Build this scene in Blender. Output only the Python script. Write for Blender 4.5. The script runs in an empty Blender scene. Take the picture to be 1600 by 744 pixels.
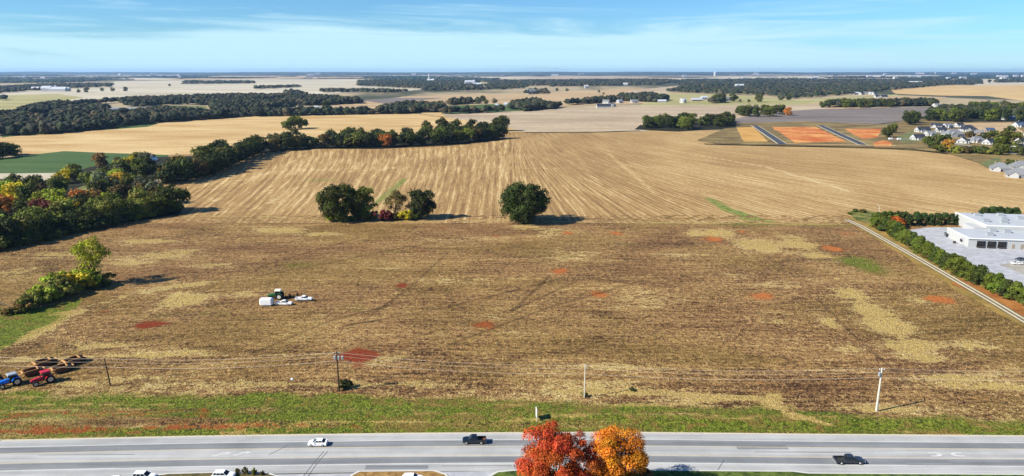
import bpy, math, random
import numpy as np
from mathutils import Vector, Matrix

# ------------------------------------------------------------ camera, sky, sun, exposure
S = bpy.context.scene
COL = S.collection
F_PX, CAM_H = 1067.0, 86.0
PITCH = math.atan(260 / F_PX)
CP, SP = math.cos(PITCH), math.sin(PITCH)
cam_d = bpy.data.cameras.new('camera')
cam = bpy.data.objects.new('camera', cam_d); COL.objects.link(cam)
cam.location = (0, 0, CAM_H)
cam.rotation_euler = (math.pi / 2 - PITCH, 0, 0)
cam_d.sensor_width = 36.0
cam_d.lens = F_PX / 1600 * 36.0
cam_d.clip_start, cam_d.clip_end = 1.0, 120000.0
S.camera = cam

SUN_EL = math.radians(35.6)
SUN_TO = (-0.942, -0.335)                       # horizontal direction towards the sun
world = bpy.data.worlds.new('World'); S.world = world; world.use_nodes = True
wn, wl = world.node_tree.nodes, world.node_tree.links
wn.clear()
w_out = wn.new('ShaderNodeOutputWorld'); w_bg = wn.new('ShaderNodeBackground')
w_sky = wn.new('ShaderNodeTexSky'); w_sky.sky_type = 'NISHITA'; w_sky.sun_disc = False
w_sky.sun_elevation = SUN_EL
w_sky.sun_rotation = math.atan2(SUN_TO[0], SUN_TO[1])
SKY_X = 0.2
w_sky.altitude = 200; w_sky.air_density = 1.0; w_sky.dust_density = 0.15; w_sky.ozone_density = 2.5
def wnode(t, **k):
    n = wn.new('ShaderNode' + t)
    for a, b in k.items(): setattr(n, a, b)
    return n
def wmath(op, a, b=0.0):
    n = wnode('Math', operation=op, use_clamp=False)
    for i_, v_ in enumerate((a, b)):
        if hasattr(v_, 'links'): wl.new(v_, n.inputs[i_])
        else: n.inputs[i_].default_value = v_
    return n.outputs[0]
def wstep(v_, lo, hi, a=0.0, b=1.0):
    n = wnode('MapRange', interpolation_type='SMOOTHSTEP'); wl.new(v_, n.inputs['Value'])
    for k_, x_ in (('From Min', lo), ('From Max', hi), ('To Min', a), ('To Max', b)): n.inputs[k_].default_value = x_
    return n.outputs['Result']
w_tc = wnode('TexCoord'); w_sep = wnode('SeparateXYZ'); wl.new(w_tc.outputs['Generated'], w_sep.inputs[0])
def wnoise(scale, rot, loc, sc, det, rough, dist):
    m_ = wnode('Mapping'); wl.new(w_tc.outputs['Generated'], m_.inputs['Vector'])
    m_.inputs['Scale'].default_value = scale; m_.inputs['Rotation'].default_value = rot; m_.inputs['Location'].default_value = loc
    n = wnode('TexNoise'); wl.new(m_.outputs[0], n.inputs['Vector']); n.inputs['Scale'].default_value = sc
    n.inputs['Detail'].default_value = det; n.inputs['Roughness'].default_value = rough; n.inputs['Distortion'].default_value = dist
    return n.outputs['Fac']
c_wisp = wnoise((1, 1, 15), (0, math.radians(7), 0), (.35, 0, .55), 2.6, 9, .6, .8)     # streaky cirrus
c_veil = wnoise((1, 1, 5), (0, math.radians(-4), 0), (SKY_X, 0, 1.7), 1.6, 4, .5, .3)      # broad veils
w_el = wstep(w_sep.outputs[2], .0, .30)                                                   # thin veil is seen edge-on low down
cov = wmath('ADD', wmath('MULTIPLY', c_wisp, 1.15), wmath('MULTIPLY', c_veil, .72))
cov = wmath('SUBTRACT', cov, wmath('MULTIPLY', wstep(w_sep.outputs[2], .01, .12), .50))
cloud = wstep(cov, .60, .93, .0, 1.0)
w_tint = wn.new('ShaderNodeMix'); w_tint.data_type = 'RGBA'; w_tint.blend_type = 'MULTIPLY'
w_tint.inputs['Factor'].default_value = 1.0; w_tint.inputs['B'].default_value = (.50, .86, 1.22, 1)
w_mix = wn.new('ShaderNodeMix'); w_mix.data_type = 'RGBA'; w_mix.inputs['B'].default_value = (5.0, 7.6, 8.8, 1)
wl.new(cloud, w_mix.inputs['Factor'])
wl.new(w_sky.outputs['Color'], w_tint.inputs['A']); wl.new(w_tint.outputs['Result'], w_mix.inputs['A'])
wl.new(w_mix.outputs['Result'], w_bg.inputs['Color']); wl.new(w_bg.outputs['Background'], w_out.inputs['Surface'])
w_bg.inputs['Strength'].default_value = 0.062

sun_d = bpy.data.lights.new('sun', 'SUN'); sun_d.energy = 4.9; sun_d.angle = math.radians(0.5)
sun_d.color = (1.0, 0.94, 0.83)
sun = bpy.data.objects.new('sun', sun_d); COL.objects.link(sun)
sun.rotation_euler = Vector((SUN_TO[0] * math.cos(SUN_EL), SUN_TO[1] * math.cos(SUN_EL), math.sin(SUN_EL))).to_track_quat('Z', 'Y').to_euler()
S.view_settings.view_transform = 'Standard'; S.view_settings.look = 'None'
S.view_settings.gamma = 1.0; S.view_settings.exposure = 0.95
try:
    S.cycles.max_bounces = 6; S.cycles.transparent_max_bounces = 8
    S.cycles.diffuse_bounces = 2; S.cycles.volume_bounces = 0
    S.cycles.use_denoising = True
except Exception: pass

# ------------------------------------------------------------ helpers
R = random.Random(7)
NP = np.random.default_rng(11)

def G(px, py, z=0.0):
    """map reading: the spot on the flat land seen at a place of the photograph"""
    cx, cy = (px - 800) / F_PX, (372 - py) / F_PX
    t = (z - CAM_H) / (-SP + cy * CP)
    return (t * cx, t * (CP + cy * SP))

def ppm(px, py):
    x, y = G(px, py)
    return F_PX / (y * CP + CAM_H * SP)

def lin(h):
    h = h.lstrip('#')
    v = [int(h[i:i + 2], 16) / 255 for i in (0, 2, 4)]
    return tuple(c / 12.92 if c <= .04045 else ((c + .055) / 1.055) ** 2.4 for c in v)

GK = .74
def gl(h): return tuple(c * GK for c in lin(h))

def tag(o, label=None, cat=None, group=None, kind=None):
    if label: o['label'] = label
    if cat: o['category'] = cat
    if group: o['group'] = group
    if kind: o['kind'] = kind
    return o

def empty(name, loc=(0, 0, 0), rz=0.0):
    o = bpy.data.objects.new(name, None); COL.objects.link(o)
    o.location = loc; o.rotation_euler = (0, 0, rz); o.empty_display_size = 0.5
    return o

def place(name, me, parent=None, loc=(0, 0, 0), rz=0.0, sc=None):
    o = bpy.data.objects.new(name, me); COL.objects.link(o)
    if parent: o.parent = parent
    o.location = loc; o.rotation_euler = (0, 0, rz)
    if sc: o.scale = sc
    return o

def np_mesh(name, V, Fq, mat=None, col=None, smooth=False, uv=None, attr='Col'):
    """V (n,3), Fq (m,k) fixed-size faces"""
    V = np.asarray(V, np.float32); Fq = np.asarray(Fq, np.int32)
    me = bpy.data.meshes.new(name)
    k = Fq.shape[1]
    me.vertices.add(len(V)); me.vertices.foreach_set('co', V.ravel())
    me.loops.add(Fq.size); me.loops.foreach_set('vertex_index', Fq.ravel())
    me.polygons.add(len(Fq)); me.polygons.foreach_set('loop_start', np.arange(0, Fq.size, k, dtype=np.int32))
    me.update(calc_edges=True)
    if smooth: me.polygons.foreach_set('use_smooth', np.ones(len(Fq), bool))
    if col is not None:
        a = me.color_attributes.new(attr, 'FLOAT_COLOR', 'POINT')
        c = np.ones((len(V), 4), np.float32); c[:, :col.shape[1]] = col
        a.data.foreach_set('color', c.ravel())
    if uv is not None:
        l = me.uv_layers.new(name='UVMap'); l.data.foreach_set('uv', uv[Fq.ravel()].astype(np.float32).ravel())
    if mat: me.materials.append(mat)
    me.validate(); return me

class MB:
    def __init__(s): s.v, s.f = [], []
    def add(s, vs, fs):
        n = len(s.v); s.v += [tuple(v) for v in vs]; s.f += [tuple(n + i for i in f) for f in fs]; return s
    def box(s, x0, x1, y0, y1, z0, z1, tx=0, ty=0):
        v = [(x0, y0, z0), (x1, y0, z0), (x1, y1, z0), (x0, y1, z0),
             (x0 + tx, y0 + ty, z1), (x1 - tx, y0 + ty, z1), (x1 - tx, y1 - ty, z1), (x0 + tx, y1 - ty, z1)]
        return s.add(v, [(3, 2, 1, 0), (4, 5, 6, 7), (0, 1, 5, 4), (1, 2, 6, 5), (2, 3, 7, 6), (3, 0, 4, 7)])
    def tube(s, pts, rads, n=8, caps=True):
        if not isinstance(rads, (list, tuple)): rads = [rads] * len(pts)
        pts = [Vector(p) for p in pts]; rings = []; base = len(s.v); vs = []
        for i, p in enumerate(pts):
            d = (pts[min(i + 1, len(pts) - 1)] - pts[max(i - 1, 0)]).normalized()
            a = d.cross(Vector((0, 0, 1)) if abs(d.z) < .95 else Vector((1, 0, 0))).normalized(); b = d.cross(a)
            for k in range(n):
                t = 2 * math.pi * k / n
                vs.append(p + (a * math.cos(t) + b * math.sin(t)) * rads[i])
        fs = []
        for i in range(len(pts) - 1):
            for k in range(n):
                fs.append((i * n + k, (i + 1) * n + k, (i + 1) * n + (k + 1) % n, i * n + (k + 1) % n))
        if caps: fs += [tuple(range(n)), tuple(reversed(range((len(pts) - 1) * n, len(pts) * n)))]
        return s.add(vs, fs)
    def loft(s, secs):
        n = len(secs[0]); vs = [p for q in secs for p in q]; fs = []
        for i in range(len(secs) - 1):
            for k in range(n):
                fs.append((i * n + k, i * n + (k + 1) % n, (i + 1) * n + (k + 1) % n, (i + 1) * n + k))
        fs += [tuple(reversed(range(n))), tuple(range((len(secs) - 1) * n, len(secs) * n))]
        return s.add(vs, fs)
    def mesh(s, name, mat):
        me = bpy.data.meshes.new(name); me.from_pydata(s.v, [], s.f); me.update()
        if mat: me.materials.append(mat)
        return me
    def obj(s, name, mat, parent=None, **k):
        me = s.mesh(name, mat)
        import bmesh
        bm = bmesh.new(); bm.from_mesh(me); bmesh.ops.recalc_face_normals(bm, faces=bm.faces); bm.to_mesh(me); bm.free()
        return place(name, me, parent, **k)

# value noise in numpy
_lat = NP.random((256, 256)).astype(np.float32)
def vnoise(x, y):
    xi, yi = np.floor(x).astype(int), np.floor(y).astype(int)
    fx, fy = x - xi, y - yi
    fx, fy = fx * fx * (3 - 2 * fx), fy * fy * (3 - 2 * fy)
    a = _lat[xi % 256, yi % 256]; b = _lat[(xi + 1) % 256, yi % 256]
    c = _lat[xi % 256, (yi + 1) % 256]; d = _lat[(xi + 1) % 256, (yi + 1) % 256]
    return (a * (1 - fx) + b * fx) * (1 - fy) + (c * (1 - fx) + d * fx) * fy
def fbm(x, y, o=4):
    r, a, t = 0, 1.0, 0
    for i in range(o):
        r = r + a * vnoise(x * 2 ** i + 17 * i, y * 2 ** i + 31 * i); t += a; a *= .5
    return r / t

def inpoly(x, y, poly):
    x = np.asarray(x, float); y = np.asarray(y, float); r = np.zeros(x.shape, bool); n = len(poly)
    for i in range(n):
        (x1, y1), (x2, y2) = poly[i], poly[(i + 1) % n]
        if y1 == y2: continue
        c = ((y1 > y) != (y2 > y)) & (x < (x2 - x1) * (y - y1) / (y2 - y1) + x1)
        r ^= c
    return r
def W(poly): return [G(*p) for p in poly]
def seg_dist(x, y, pts):
    d = np.full(np.shape(x), 1e9)
    for (x1, y1), (x2, y2) in zip(pts[:-1], pts[1:]):
        L = (x2 - x1) ** 2 + (y2 - y1) ** 2 + 1e-9
        t = np.clip(((x - x1) * (x2 - x1) + (y - y1) * (y2 - y1)) / L, 0, 1)
        d = np.minimum(d, np.hypot(x - x1 - t * (x2 - x1), y - y1 - t * (y2 - y1)))
    return d

# ------------------------------------------------------------ materials
class NT:
    def __init__(s, name):
        s.m = bpy.data.materials.new(name); s.m.use_nodes = True
        s.n, s.l = s.m.node_tree.nodes, s.m.node_tree.links
        s.b = s.n['Principled BSDF']; s.b.inputs['Roughness'].default_value = .9
        s.b.inputs['Specular IOR Level'].default_value = .15
    def set(s, sock, v):
        if hasattr(v, 'is_linked') or hasattr(v, 'links'): s.l.new(v, sock)
        else:
            if isinstance(v, tuple) and len(v) == 3 and sock.type == 'RGBA': v = v + (1,)
            sock.default_value = v
    def coord(s, kind='Object'): return s.n.new('ShaderNodeTexCoord').outputs[kind]
    def map(s, vec, sc=(1, 1, 1), rot=(0, 0, 0), loc=(0, 0, 0)):
        m = s.n.new('ShaderNodeMapping'); s.l.new(vec, m.inputs['Vector'])
        m.inputs['Scale'].default_value = sc; m.inputs['Rotation'].default_value = rot; m.inputs['Location'].default_value = loc
        return m.outputs['Vector']
    def noise(s, vec, sc=1.0, det=3, rough=.55, dist=0.0):
        m = s.n.new('ShaderNodeTexNoise'); s.l.new(vec, m.inputs['Vector'])
        m.inputs['Scale'].default_value = sc; m.inputs['Detail'].default_value = det
        m.inputs['Roughness'].default_value = rough; m.inputs['Distortion'].default_value = dist
        return m.outputs['Fac']
    def math(s, op, a, b=0.0, c=0.0):
        m = s.n.new('ShaderNodeMath'); m.operation = op
        for i, v in enumerate((a, b, c)): s.set(m.inputs[i], v)
        return m.outputs[0]
    def step(s, v, lo, hi, a=0.0, b=1.0):
        m = s.n.new('ShaderNodeMapRange'); m.interpolation_type = 'SMOOTHSTEP'
        for k, x in (('Value', v), ('From Min', lo), ('From Max', hi), ('To Min', a), ('To Max', b)): s.set(m.inputs[k], x)
        return m.outputs['Result']
    def mix(s, f, a, b, mode='MIX'):
        m = s.n.new('ShaderNodeMix'); m.data_type = 'RGBA'; m.blend_type = mode
        s.set(m.inputs['Factor'], f); s.set(m.inputs['A'], a); s.set(m.inputs['B'], b)
        return m.outputs['Result']
    def attr(s, name):
        a = s.n.new('ShaderNodeAttribute'); a.attribute_name = name; return a
    def sep(s, c):
        m = s.n.new('ShaderNodeSeparateColor'); s.l.new(c, m.inputs[0]); return m.outputs
    def sepv(s, c):
        m = s.n.new('ShaderNodeSeparateXYZ'); s.l.new(c, m.inputs[0]); return m.outputs
    def bump(s, h, strength=.5, dist=.2):
        m = s.n.new('ShaderNodeBump'); s.l.new(h, m.inputs['Height'])
        m.inputs['Strength'].default_value = strength; m.inputs['Distance'].default_value = dist
        s.l.new(m.outputs['Normal'], s.b.inputs['Normal'])
    def out(s, col): s.set(s.b.inputs['Base Color'], col); return s.m

def simple(name, hexc, rough=.6, metal=0.0, spec=.3, var=.12, sc=3.0, coat=0.0):
    t = NT(name); c = lin(hexc)
    v = t.noise(t.coord(), sc, 4, .6)
    lo = tuple(x * (1 - var) for x in c); hi = tuple(min(1, x * (1 + var)) for x in c)
    t.out(t.mix(v, lo, hi)); t.b.inputs['Roughness'].default_value = rough
    t.b.inputs['Metallic'].default_value = metal; t.b.inputs['Specular IOR Level'].default_value = spec
    t.b.inputs['Coat Weight'].default_value = coat
    return t.m

def field_mat(name, a, b, sc=.02, streak=(1, 1), rot=0.0, fine=.25, contrast=1.0):
    """dry field: broad patches + streaks + fine grain, all albedo"""
    t = NT(name); co = t.coord()
    m = t.map(co, (streak[0], streak[1], 1), (0, 0, rot))
    n1 = t.noise(m, sc, 5, .6, .4); n2 = t.noise(co, fine, 3, .6)
    v = t.math('ADD', t.math('MULTIPLY', n1, .7), t.math('MULTIPLY', n2, .3))
    t.out(t.mix(t.step(v, .5 - .16 / contrast, .5 + .16 / contrast), gl(a), gl(b))); return t.m

M = {}
def leaf_material():
    t = NT('leaves'); oi = t.n.new('ShaderNodeObjectInfo')
    a = t.attr('Col')
    hsv = t.n.new('ShaderNodeHueSaturation')
    t.l.new(oi.outputs['Color'], hsv.inputs['Color'])
    t.set(hsv.inputs['Value'], t.step(oi.outputs['Random'], 0, 1, .82, 1.16))
    t.set(hsv.inputs['Hue'], t.step(oi.outputs['Random'], 0, 1, .488, .51))
    c = t.mix(1.0, hsv.outputs['Color'], a.outputs['Color'], 'MULTIPLY')
    t.out(c); t.b.inputs['Roughness'].default_value = .65
    tr = t.n.new('ShaderNodeBsdfTranslucent'); t.l.new(c, tr.inputs['Color'])
    mx = t.n.new('ShaderNodeMixShader'); mx.inputs[0].default_value = .22
    o = t.n['Material Output']; t.l.new(t.b.outputs[0], mx.inputs[1]); t.l.new(tr.outputs[0], mx.inputs[2]); t.l.new(mx.outputs[0], o.inputs['Surface'])
    return t.m
M['leaf'] = leaf_material()
def vcol_material(name, rough=.85):
    t = NT(name); t.out(t.attr('Col').outputs['Color']); t.b.inputs['Roughness'].default_value = rough; return t.m
M['canopy'] = vcol_material('canopy'); M['tuft'] = vcol_material('dry_stems', .8)
def bark():
    t = NT('bark'); v = t.noise(t.map(t.coord(), (1, 1, .2)), 6, 4)
    t.out(t.mix(v, (.05, .035, .025), (.17, .13, .1))); return t.m
M['bark'] = bark()
M['white'] = simple('white_paint', '#e8e8e6', .35, var=.05, coat=.3)
M['black'] = simple('black_paint', '#0c0d10', .25, spec=.5, coat=.6)
M['charcoal'] = simple('charcoal_paint', '#25282d', .3, spec=.5, coat=.5)
M['glass'] = simple('dark_glass', '#10151b', .08, spec=.6)
M['tyre'] = simple('rubber', '#161616', .85)
M['rim'] = simple('rim_metal', '#b9bcc0', .35, .6)
M['lamp_red'] = simple('red_lens', '#8a0f0c', .2)
M['lamp_white'] = simple('clear_lens', '#dfe4e8', .15)
M['blue'] = simple('tractor_blue', '#1a6fd0', .35, coat=.3)
M['red'] = simple('tractor_red', '#b51a22', .35, coat=.3)
M['maroon'] = simple('tractor_maroon', '#5c1014', .4)
M['green'] = simple('tractor_green', '#2c5a26', .4, coat=.2)
M['yellow'] = simple('scraper_yellow', '#c09258', .8, var=.4)
M['rust'] = simple('rusty_steel', '#6a4229', .85, var=.35)
M['steel'] = simple('dark_steel', '#3a3733', .6)
M['cream'] = simple('cream_roof', '#d8d8c4', .5)
M['concrete'] = simple('concrete', '#b9b7b0', .85, var=.1, sc=.5)
M['galv'] = simple('galvanised', '#a9adaf', .5, .4)
M['pole_dark'] = simple('creosoted_wood', '#3a2d22', .9, var=.3)
M['pole_light'] = simple('weathered_pole', '#c2bcae', .8, var=.15)
M['wire'] = simple('aluminium_wire', '#c4b8a6', .5)
M['siding'] = simple('white_siding', '#a9aaa8', .6, var=.05)
M['roof_dark'] = simple('charcoal_shingles', '#2b303a', .9, var=.3, sc=1.5)
M['roof_grey'] = simple('grey_shingles', '#6f7174', .9, var=.2, sc=1.5)
M['roof_blue'] = simple('blue_grey_shingles', '#3b4b63', .9, var=.2, sc=1.5)
M['roof_metal'] = simple('pale_metal_roof', '#aeb2b6', .45, var=.06)
M['brick'] = simple('pinkish_brick', '#8f7f6e', .85, var=.2)
M['door'] = simple('grey_door', '#6f747b', .6)
M['road_white'] = simple('white_road_paint', '#b8b8b2', .7, var=.25, sc=.8)
M['road_yellow'] = simple('faded_yellow_paint', '#bfa87a', .7, var=.3, sc=.5)

# ------------------------------------------------------------ the land
def grid(x0, x1, y0, y1, st, zf=None):
    nx, ny = int((x1 - x0) / st) + 1, int((y1 - y0) / st) + 1
    X, Y = np.meshgrid(np.linspace(x0, x1, nx), np.linspace(y0, y1, ny))
    X, Y = X.ravel(), Y.ravel()
    i = np.arange(nx * ny).reshape(ny, nx)
    Fq = np.stack([i[:-1, :-1], i[:-1, 1:], i[1:, 1:], i[1:, :-1]], -1).reshape(-1, 4)
    return X, Y, Fq

_zl = [0.0]
def sheet(name, poly, mat, z=None, wig=0.0, step=None, world=False, kind='structure', bev=0.0):
    """a flat lie of land with a slightly uneven edge, laid a little above the last one"""
    if z is None: _zl[0] += 0.01; z = 0.10 + _zl[0]
    P = poly if world else W(poly)
    pts = []
    n = len(P)
    for i in range(n):
        (x1, y1), (x2, y2) = P[i], P[(i + 1) % n]
        L = math.hypot(x2 - x1, y2 - y1); D = max(120, math.hypot((x1 + x2) / 2, (y1 + y2) / 2))
        k = 1 if wig == 0 else max(1, min(90, int(L / (step or D * .012))))
        for j in range(k):
            t = j / k; x, y = x1 + (x2 - x1) * t, y1 + (y2 - y1) * t
            if wig:
                q = wig * D * .01
                x += (float(fbm(np.array(x * .02 + 5), np.array(y * .02), 3)) - .5) * 2 * q + R.uniform(-.15, .15) * q
                y += (float(fbm(np.array(x * .02 + 50), np.array(y * .02 + 9), 3)) - .5) * 2 * q + R.uniform(-.15, .15) * q
            pts.append((x, y))
    cx, cy = sum(p[0] for p in pts) / len(pts), sum(p[1] for p in pts) / len(pts)
    from mathutils.geometry import tessellate_polygon
    v3 = [Vector((x - cx, y - cy, 0)) for x, y in pts]
    tris = tessellate_polygon([v3])
    me = bpy.data.meshes.new(name); me.from_pydata(v3, [], [tuple(t) for t in tris]); me.update()
    import bmesh
    bm = bmesh.new(); bm.from_mesh(me); bmesh.ops.recalc_face_normals(bm, faces=bm.faces)
    if bm.faces and sum(f.normal.z for f in bm.faces) < 0: bmesh.ops.reverse_faces(bm, faces=bm.faces)
    bm.to_mesh(me); bm.free()
    me.materials.append(mat)
    o = place(name, me, loc=(cx, cy, z)); o['kind'] = kind
    return o

# base sheet to the horizon
gm = NT('open_country'); co = gm.coord()
n1 = gm.noise(gm.map(co, (1, .35, 1)), .0009, 5, .6, .3); n2 = gm.noise(co, .012, 4, .6)
c = gm.mix(gm.step(n1, .42, .52), gl('#4a4e38'), gl('#b7a582')); c = gm.mix(gm.step(n2, .4, .7, 0, .35), c, gl('#6f6a4a'))
gm.out(c)
X, Y, Fq = grid(-30000, 30000, -4000, 27000, 1000)
tag(place('ground', np_mesh('ground', np.stack([X, Y, X * 0 - .06], -1), Fq, gm.m)), kind='structure')

# --- lower field with verge (one grid with real relief and painted ground-cover zones)
def gauss(x, y, cx, cy, sx, sy, rot=0):
    dx, dy = x - cx, y - cy; c, s = math.cos(rot), math.sin(rot)
    a, b = dx * c + dy * s, -dx * s + dy * c
    return np.exp(-(a / sx) ** 2 - (b / sy) ** 2)
def roadtop(X):   # world y of the far edge of the road
    xs = [-330, -122.5, -75, -25, 25, 75, 124, 330]; ys = [145.0, 147.2, 149.2, 150.5, 151.0, 150.0, 149.3, 145.5]
    return np.interp(X, xs, ys)
X, Y, Fq = grid(-345, 470, 143, 412, 1.2)
st = np.zeros_like(X); gr = np.zeros_like(X); rd = np.zeros_like(X); dk = np.zeros_like(X)
big = fbm(X * .018 + 3, Y * .03 + 8, 4); med = fbm(X * .09, Y * .14, 4)
def blob(arr, px, py, wpx, hpx, amp=1.0, rot=0.0):
    cx, cy = G(px, py); k = ppm(px, py); y2 = G(px, py - hpx / 2)[1]; y1 = G(px, py + hpx / 2)[1]
    if arr is st: amp *= 1.6
    arr += amp * gauss(X, Y, cx, cy, wpx / 2 / k * .9, max(.8, (y2 - y1) / 2) * .9, rot)
# pale straw patches
for b in [(440, 360, 90, 9, 1.3), (500, 366, 70, 8, .9), (235, 377, 110, 7, 1.2), (90, 398, 180, 16, .7), (190, 412, 120, 10, .7), (30, 425, 90, 22, .7), (290, 392, 70, 8, .6),
          (285, 470, 70, 24, 1.6), (250, 400, 120, 12, .8), (330, 415, 90, 10, .7), (150, 540, 160, 14, .8), (380, 460, 60, 16, .5), (610, 560, 80, 14, .8), (700, 440, 120, 14, .35), (1150, 430, 70, 14, .5), (1060, 400, 90, 12, .5), (1440, 470, 60, 20, .5), (1520, 540, 90, 24, .6), (300, 445, 60, 8, .9), (230, 556, 90, 14, .8), (300, 550, 70, 10, 1), (60, 520, 80, 30, .5), (100, 490, 60, 12, .8), (40, 560, 120, 10, .7),
          (1120, 365, 60, 14, 1.3), (1180, 382, 60, 16, 1.3), (1240, 372, 50, 12, .6), (1085, 365, 30, 8, 1), (1200, 390, 50, 14, .6), (1265, 385, 50, 20, .6),
          (1240, 382, 60, 12, 1), (1275, 400, 60, 14, .9), (1330, 460, 60, 24, 1.1), (1360, 485, 70, 26, 1.1), (1390, 510, 80, 30, 1.4), (1420, 540, 90, 26, 1.1), (1440, 560, 90, 20, .8),
          (1295, 505, 30, 18, 1.2), (1215, 505, 60, 12, .6), (1330, 545, 80, 12, .6), (1500, 590, 120, 14, .9), (1570, 605, 120, 14, .9), (1480, 600, 160, 20, .5), (1380, 640, 120, 10, 1),
          (1000, 610, 200, 14, .5), (950, 600, 120, 10, .6), (900, 612, 90, 8, .8), (1120, 625, 240, 10, .5), (640, 600, 200, 14, .4), (560, 570, 120, 8, .5), (430, 600, 300, 10, .5),
          (120, 600, 60, 8, .9), (230, 590, 120, 10, .7), (820, 355, 60, 8, .8), (860, 362, 80, 14, .6), (880, 400, 120, 30, .35), (1020, 470, 160, 40, .3), (700, 375, 120, 12, .35),
          (610, 420, 30, 5, .7), (960, 575, 140, 12, .5), (1215, 445, 90, 16, .35), (770, 500, 120, 20, .3)]:
    blob(st, *b[:4], amp=b[4])
# greener patches
for b in [(1340, 410, 70, 22, 1.1), (1370, 425, 50, 16, .8), (1300, 352, 160, 8, .45), (560, 400, 120, 16, .35), (620, 392, 70, 8, .4), (470, 415, 80, 14, .45), (330, 490, 90, 18, .35), (960, 382, 90, 8, .4),
          (400, 500, 80, 14, .3), (940, 500, 200, 30, .25), (60, 470, 60, 20, .5), (560, 480, 90, 24, .35), (1180, 350, 160, 6, .8), (250, 495, 60, 10, .4), (1000, 350, 300, 5, .4)]:
    blob(gr, *b[:4], amp=b[4])
# bare red soil
REDS = [(232, 508, 50, 13, 2.2), (268, 506, 30, 4, .8), (163, 488, 30, 7, .8), (628, 446, 28, 9, 1.5), (660, 393, 22, 5, .8), (690, 357, 20, 5, .9), (773, 369, 20, 5, .9), (758, 508, 48, 14, 1.5),
        (560, 556, 66, 22, 2.6), (560, 572, 26, 10, .9), (875, 424, 32, 12, 1.7), (936, 460, 30, 10, 1.7), (887, 364, 22, 7, 1.6), (963, 365, 24, 6, 1.6), (1115, 374, 38, 11, 1.6), (1159, 362, 20, 6, 1.0),
        (1193, 463, 44, 13, 1.7), (1300, 389, 38, 9, 2.1), (1467, 468, 48, 13, 2.2), (1322, 365, 30, 6, .9), (350, 388, 22, 6, .6), (600, 392, 20, 4, .6), (1356, 355, 30, 6, .9)]
for b in REDS: blob(rd, *b[:4], amp=b[4])
# left green meadow strip by the bushes
lp = inpoly(X, Y, W([(-60, 470), (30, 488), (130, 468), (100, 500), (0, 548), (-80, 560)]))
gr += lp * 1.5
ring = seg_dist(X, Y, W([(-10, 552), (60, 520), (130, 482), (230, 455), (330, 440)])); st += .9 * np.exp(-(ring / 3.2) ** 2)
# tracks: pale farm tracks and darker wheel lines
def track(arr, pts, w, amp): arr += amp * np.exp(-(seg_dist(X, Y, W(pts)) / w) ** 2)
track(st, [(0, 566), (130, 557), (350, 556), (640, 551)], .7, 1.0)
track(st, [(640, 551), (800, 565), (1000, 577), (1400, 578)], .5, .35)
track(st, [(900, 612), (1060, 617), (1190, 622), (1215, 634), (1252, 655)], .7, 2.2)
track(st, [(1195, 633), (1242, 656)], .6, 2.0); track(st, [(1203, 630), (1213, 618)], 1.4, 1.8); track(st, [(960, 632), (1100, 634), (1200, 636)], .6, .7)
track(st, [(290, 338), (420, 338), (520, 347), (760, 345), (880, 347), (1100, 349), (1330, 351)], 2.5, 1.2)
track(st, [(360, 352), (260, 372), (130, 395)], 1.6, .7)
for p in [[(570, 500), (640, 450), (700, 395)], [(540, 510), (700, 480), (860, 440)], [(640, 385), (520, 410), (400, 432)], [(560, 372), (430, 410), (400, 420)], [(1000, 440), (860, 480), (700, 540)],
          [(800, 486), (900, 440)], [(860, 430), (840, 450), (800, 486)], [(1280, 470), (1340, 530), (1420, 600)], [(400, 550), (520, 500), (640, 470)]]:
    track(dk, p, 1.1, .75)
for k_ in range(9):
    y_ = 372 + k_ * 21; track(st if k_ % 2 else dk, [(330 + k_ * 26, y_ + 26), (560, y_ + 6), (800, y_), (1080, y_ + 5), (1400, y_ + 22)], .8, .38)
for k_ in range(7):
    x_ = 1120 + k_ * 46; track(dk if k_ % 2 else st, [(x_, 362), (x_ + 90, 430), (x_ + 190, 520), (x_ + 250, 585)], .9, .35)
# shadow-free relief: verge bank and ditch beside the road, furrows in the field
top = roadtop(X); v = Y - top                               # metres past the road edge
edge = np.interp(X, [-130, -60, 0, 60, 110, 200], [26, 22, 17.5, 14, 9, 7]) + (med - .5) * 7
vg = 1 / (1 + np.exp((v - edge) / 1.1))
lf = np.clip((-X - 25) / 45, 0, 1)
rowy = fbm(X * .012 + 7, Y * .35 + 3, 4); rowz = fbm(X * .03 + 70, Y * .5 + 3, 4)
gr = gr * (1 - vg) + vg * (.62 + 1.7 * (rowy - .32) + (med - .5) * .8)
gr -= vg * .55 * lf * np.exp(-((v - 8) / 4.5) ** 2) * (rowz > .42)
st = st * (1 - vg) + vg * np.clip((rowz - .46) * 4.0 + .75 * np.exp(-((v - .3) / .8) ** 2) + .55 * np.exp(-((v - edge) / 2.2) ** 2), 0, 1.1)
st += (1 - vg) * .55 * np.exp(-((v - edge - 3) / 5.0) ** 2)
dk = dk * (1 - vg)
band = np.exp(-((v - 4.6) / 1.7) ** 2) * (.4 + 1.2 * fbm(X * .035 + 9, Y * .3, 3)) + .6 * np.exp(-((v - 12) / 4) ** 2) * (fbm(X * .025 + 90, Y * .12, 3) > .55)
rd = rd * (1 - vg) + vg * lf * band * (.30 + 1.45 * fbm(X * .05, Y * .9, 4))
dk += vg * (1.0 * np.exp(-((v - 7.5) / 3.2) ** 2) * (.35 + .65 * lf) * fbm(X * .05 + 40, Y * .35, 4)) + vg * .9 * np.exp(-((v + .1) / .35) ** 2)
Z = .02 + vg * (.55 * np.exp(-((v - 9) / 4.0) ** 2) - 0.0) + (1 - vg) * .05 * (med - .5) + vg * .16 * (fbm(X * .5, Y * .6, 2) - .5) * np.clip(v / 3, 0, 1)
Z += (1 - vg) * .13 * (fbm(X * .35, Y * .9, 2))
Z = np.where(v < -1, -.04, Z)
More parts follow.
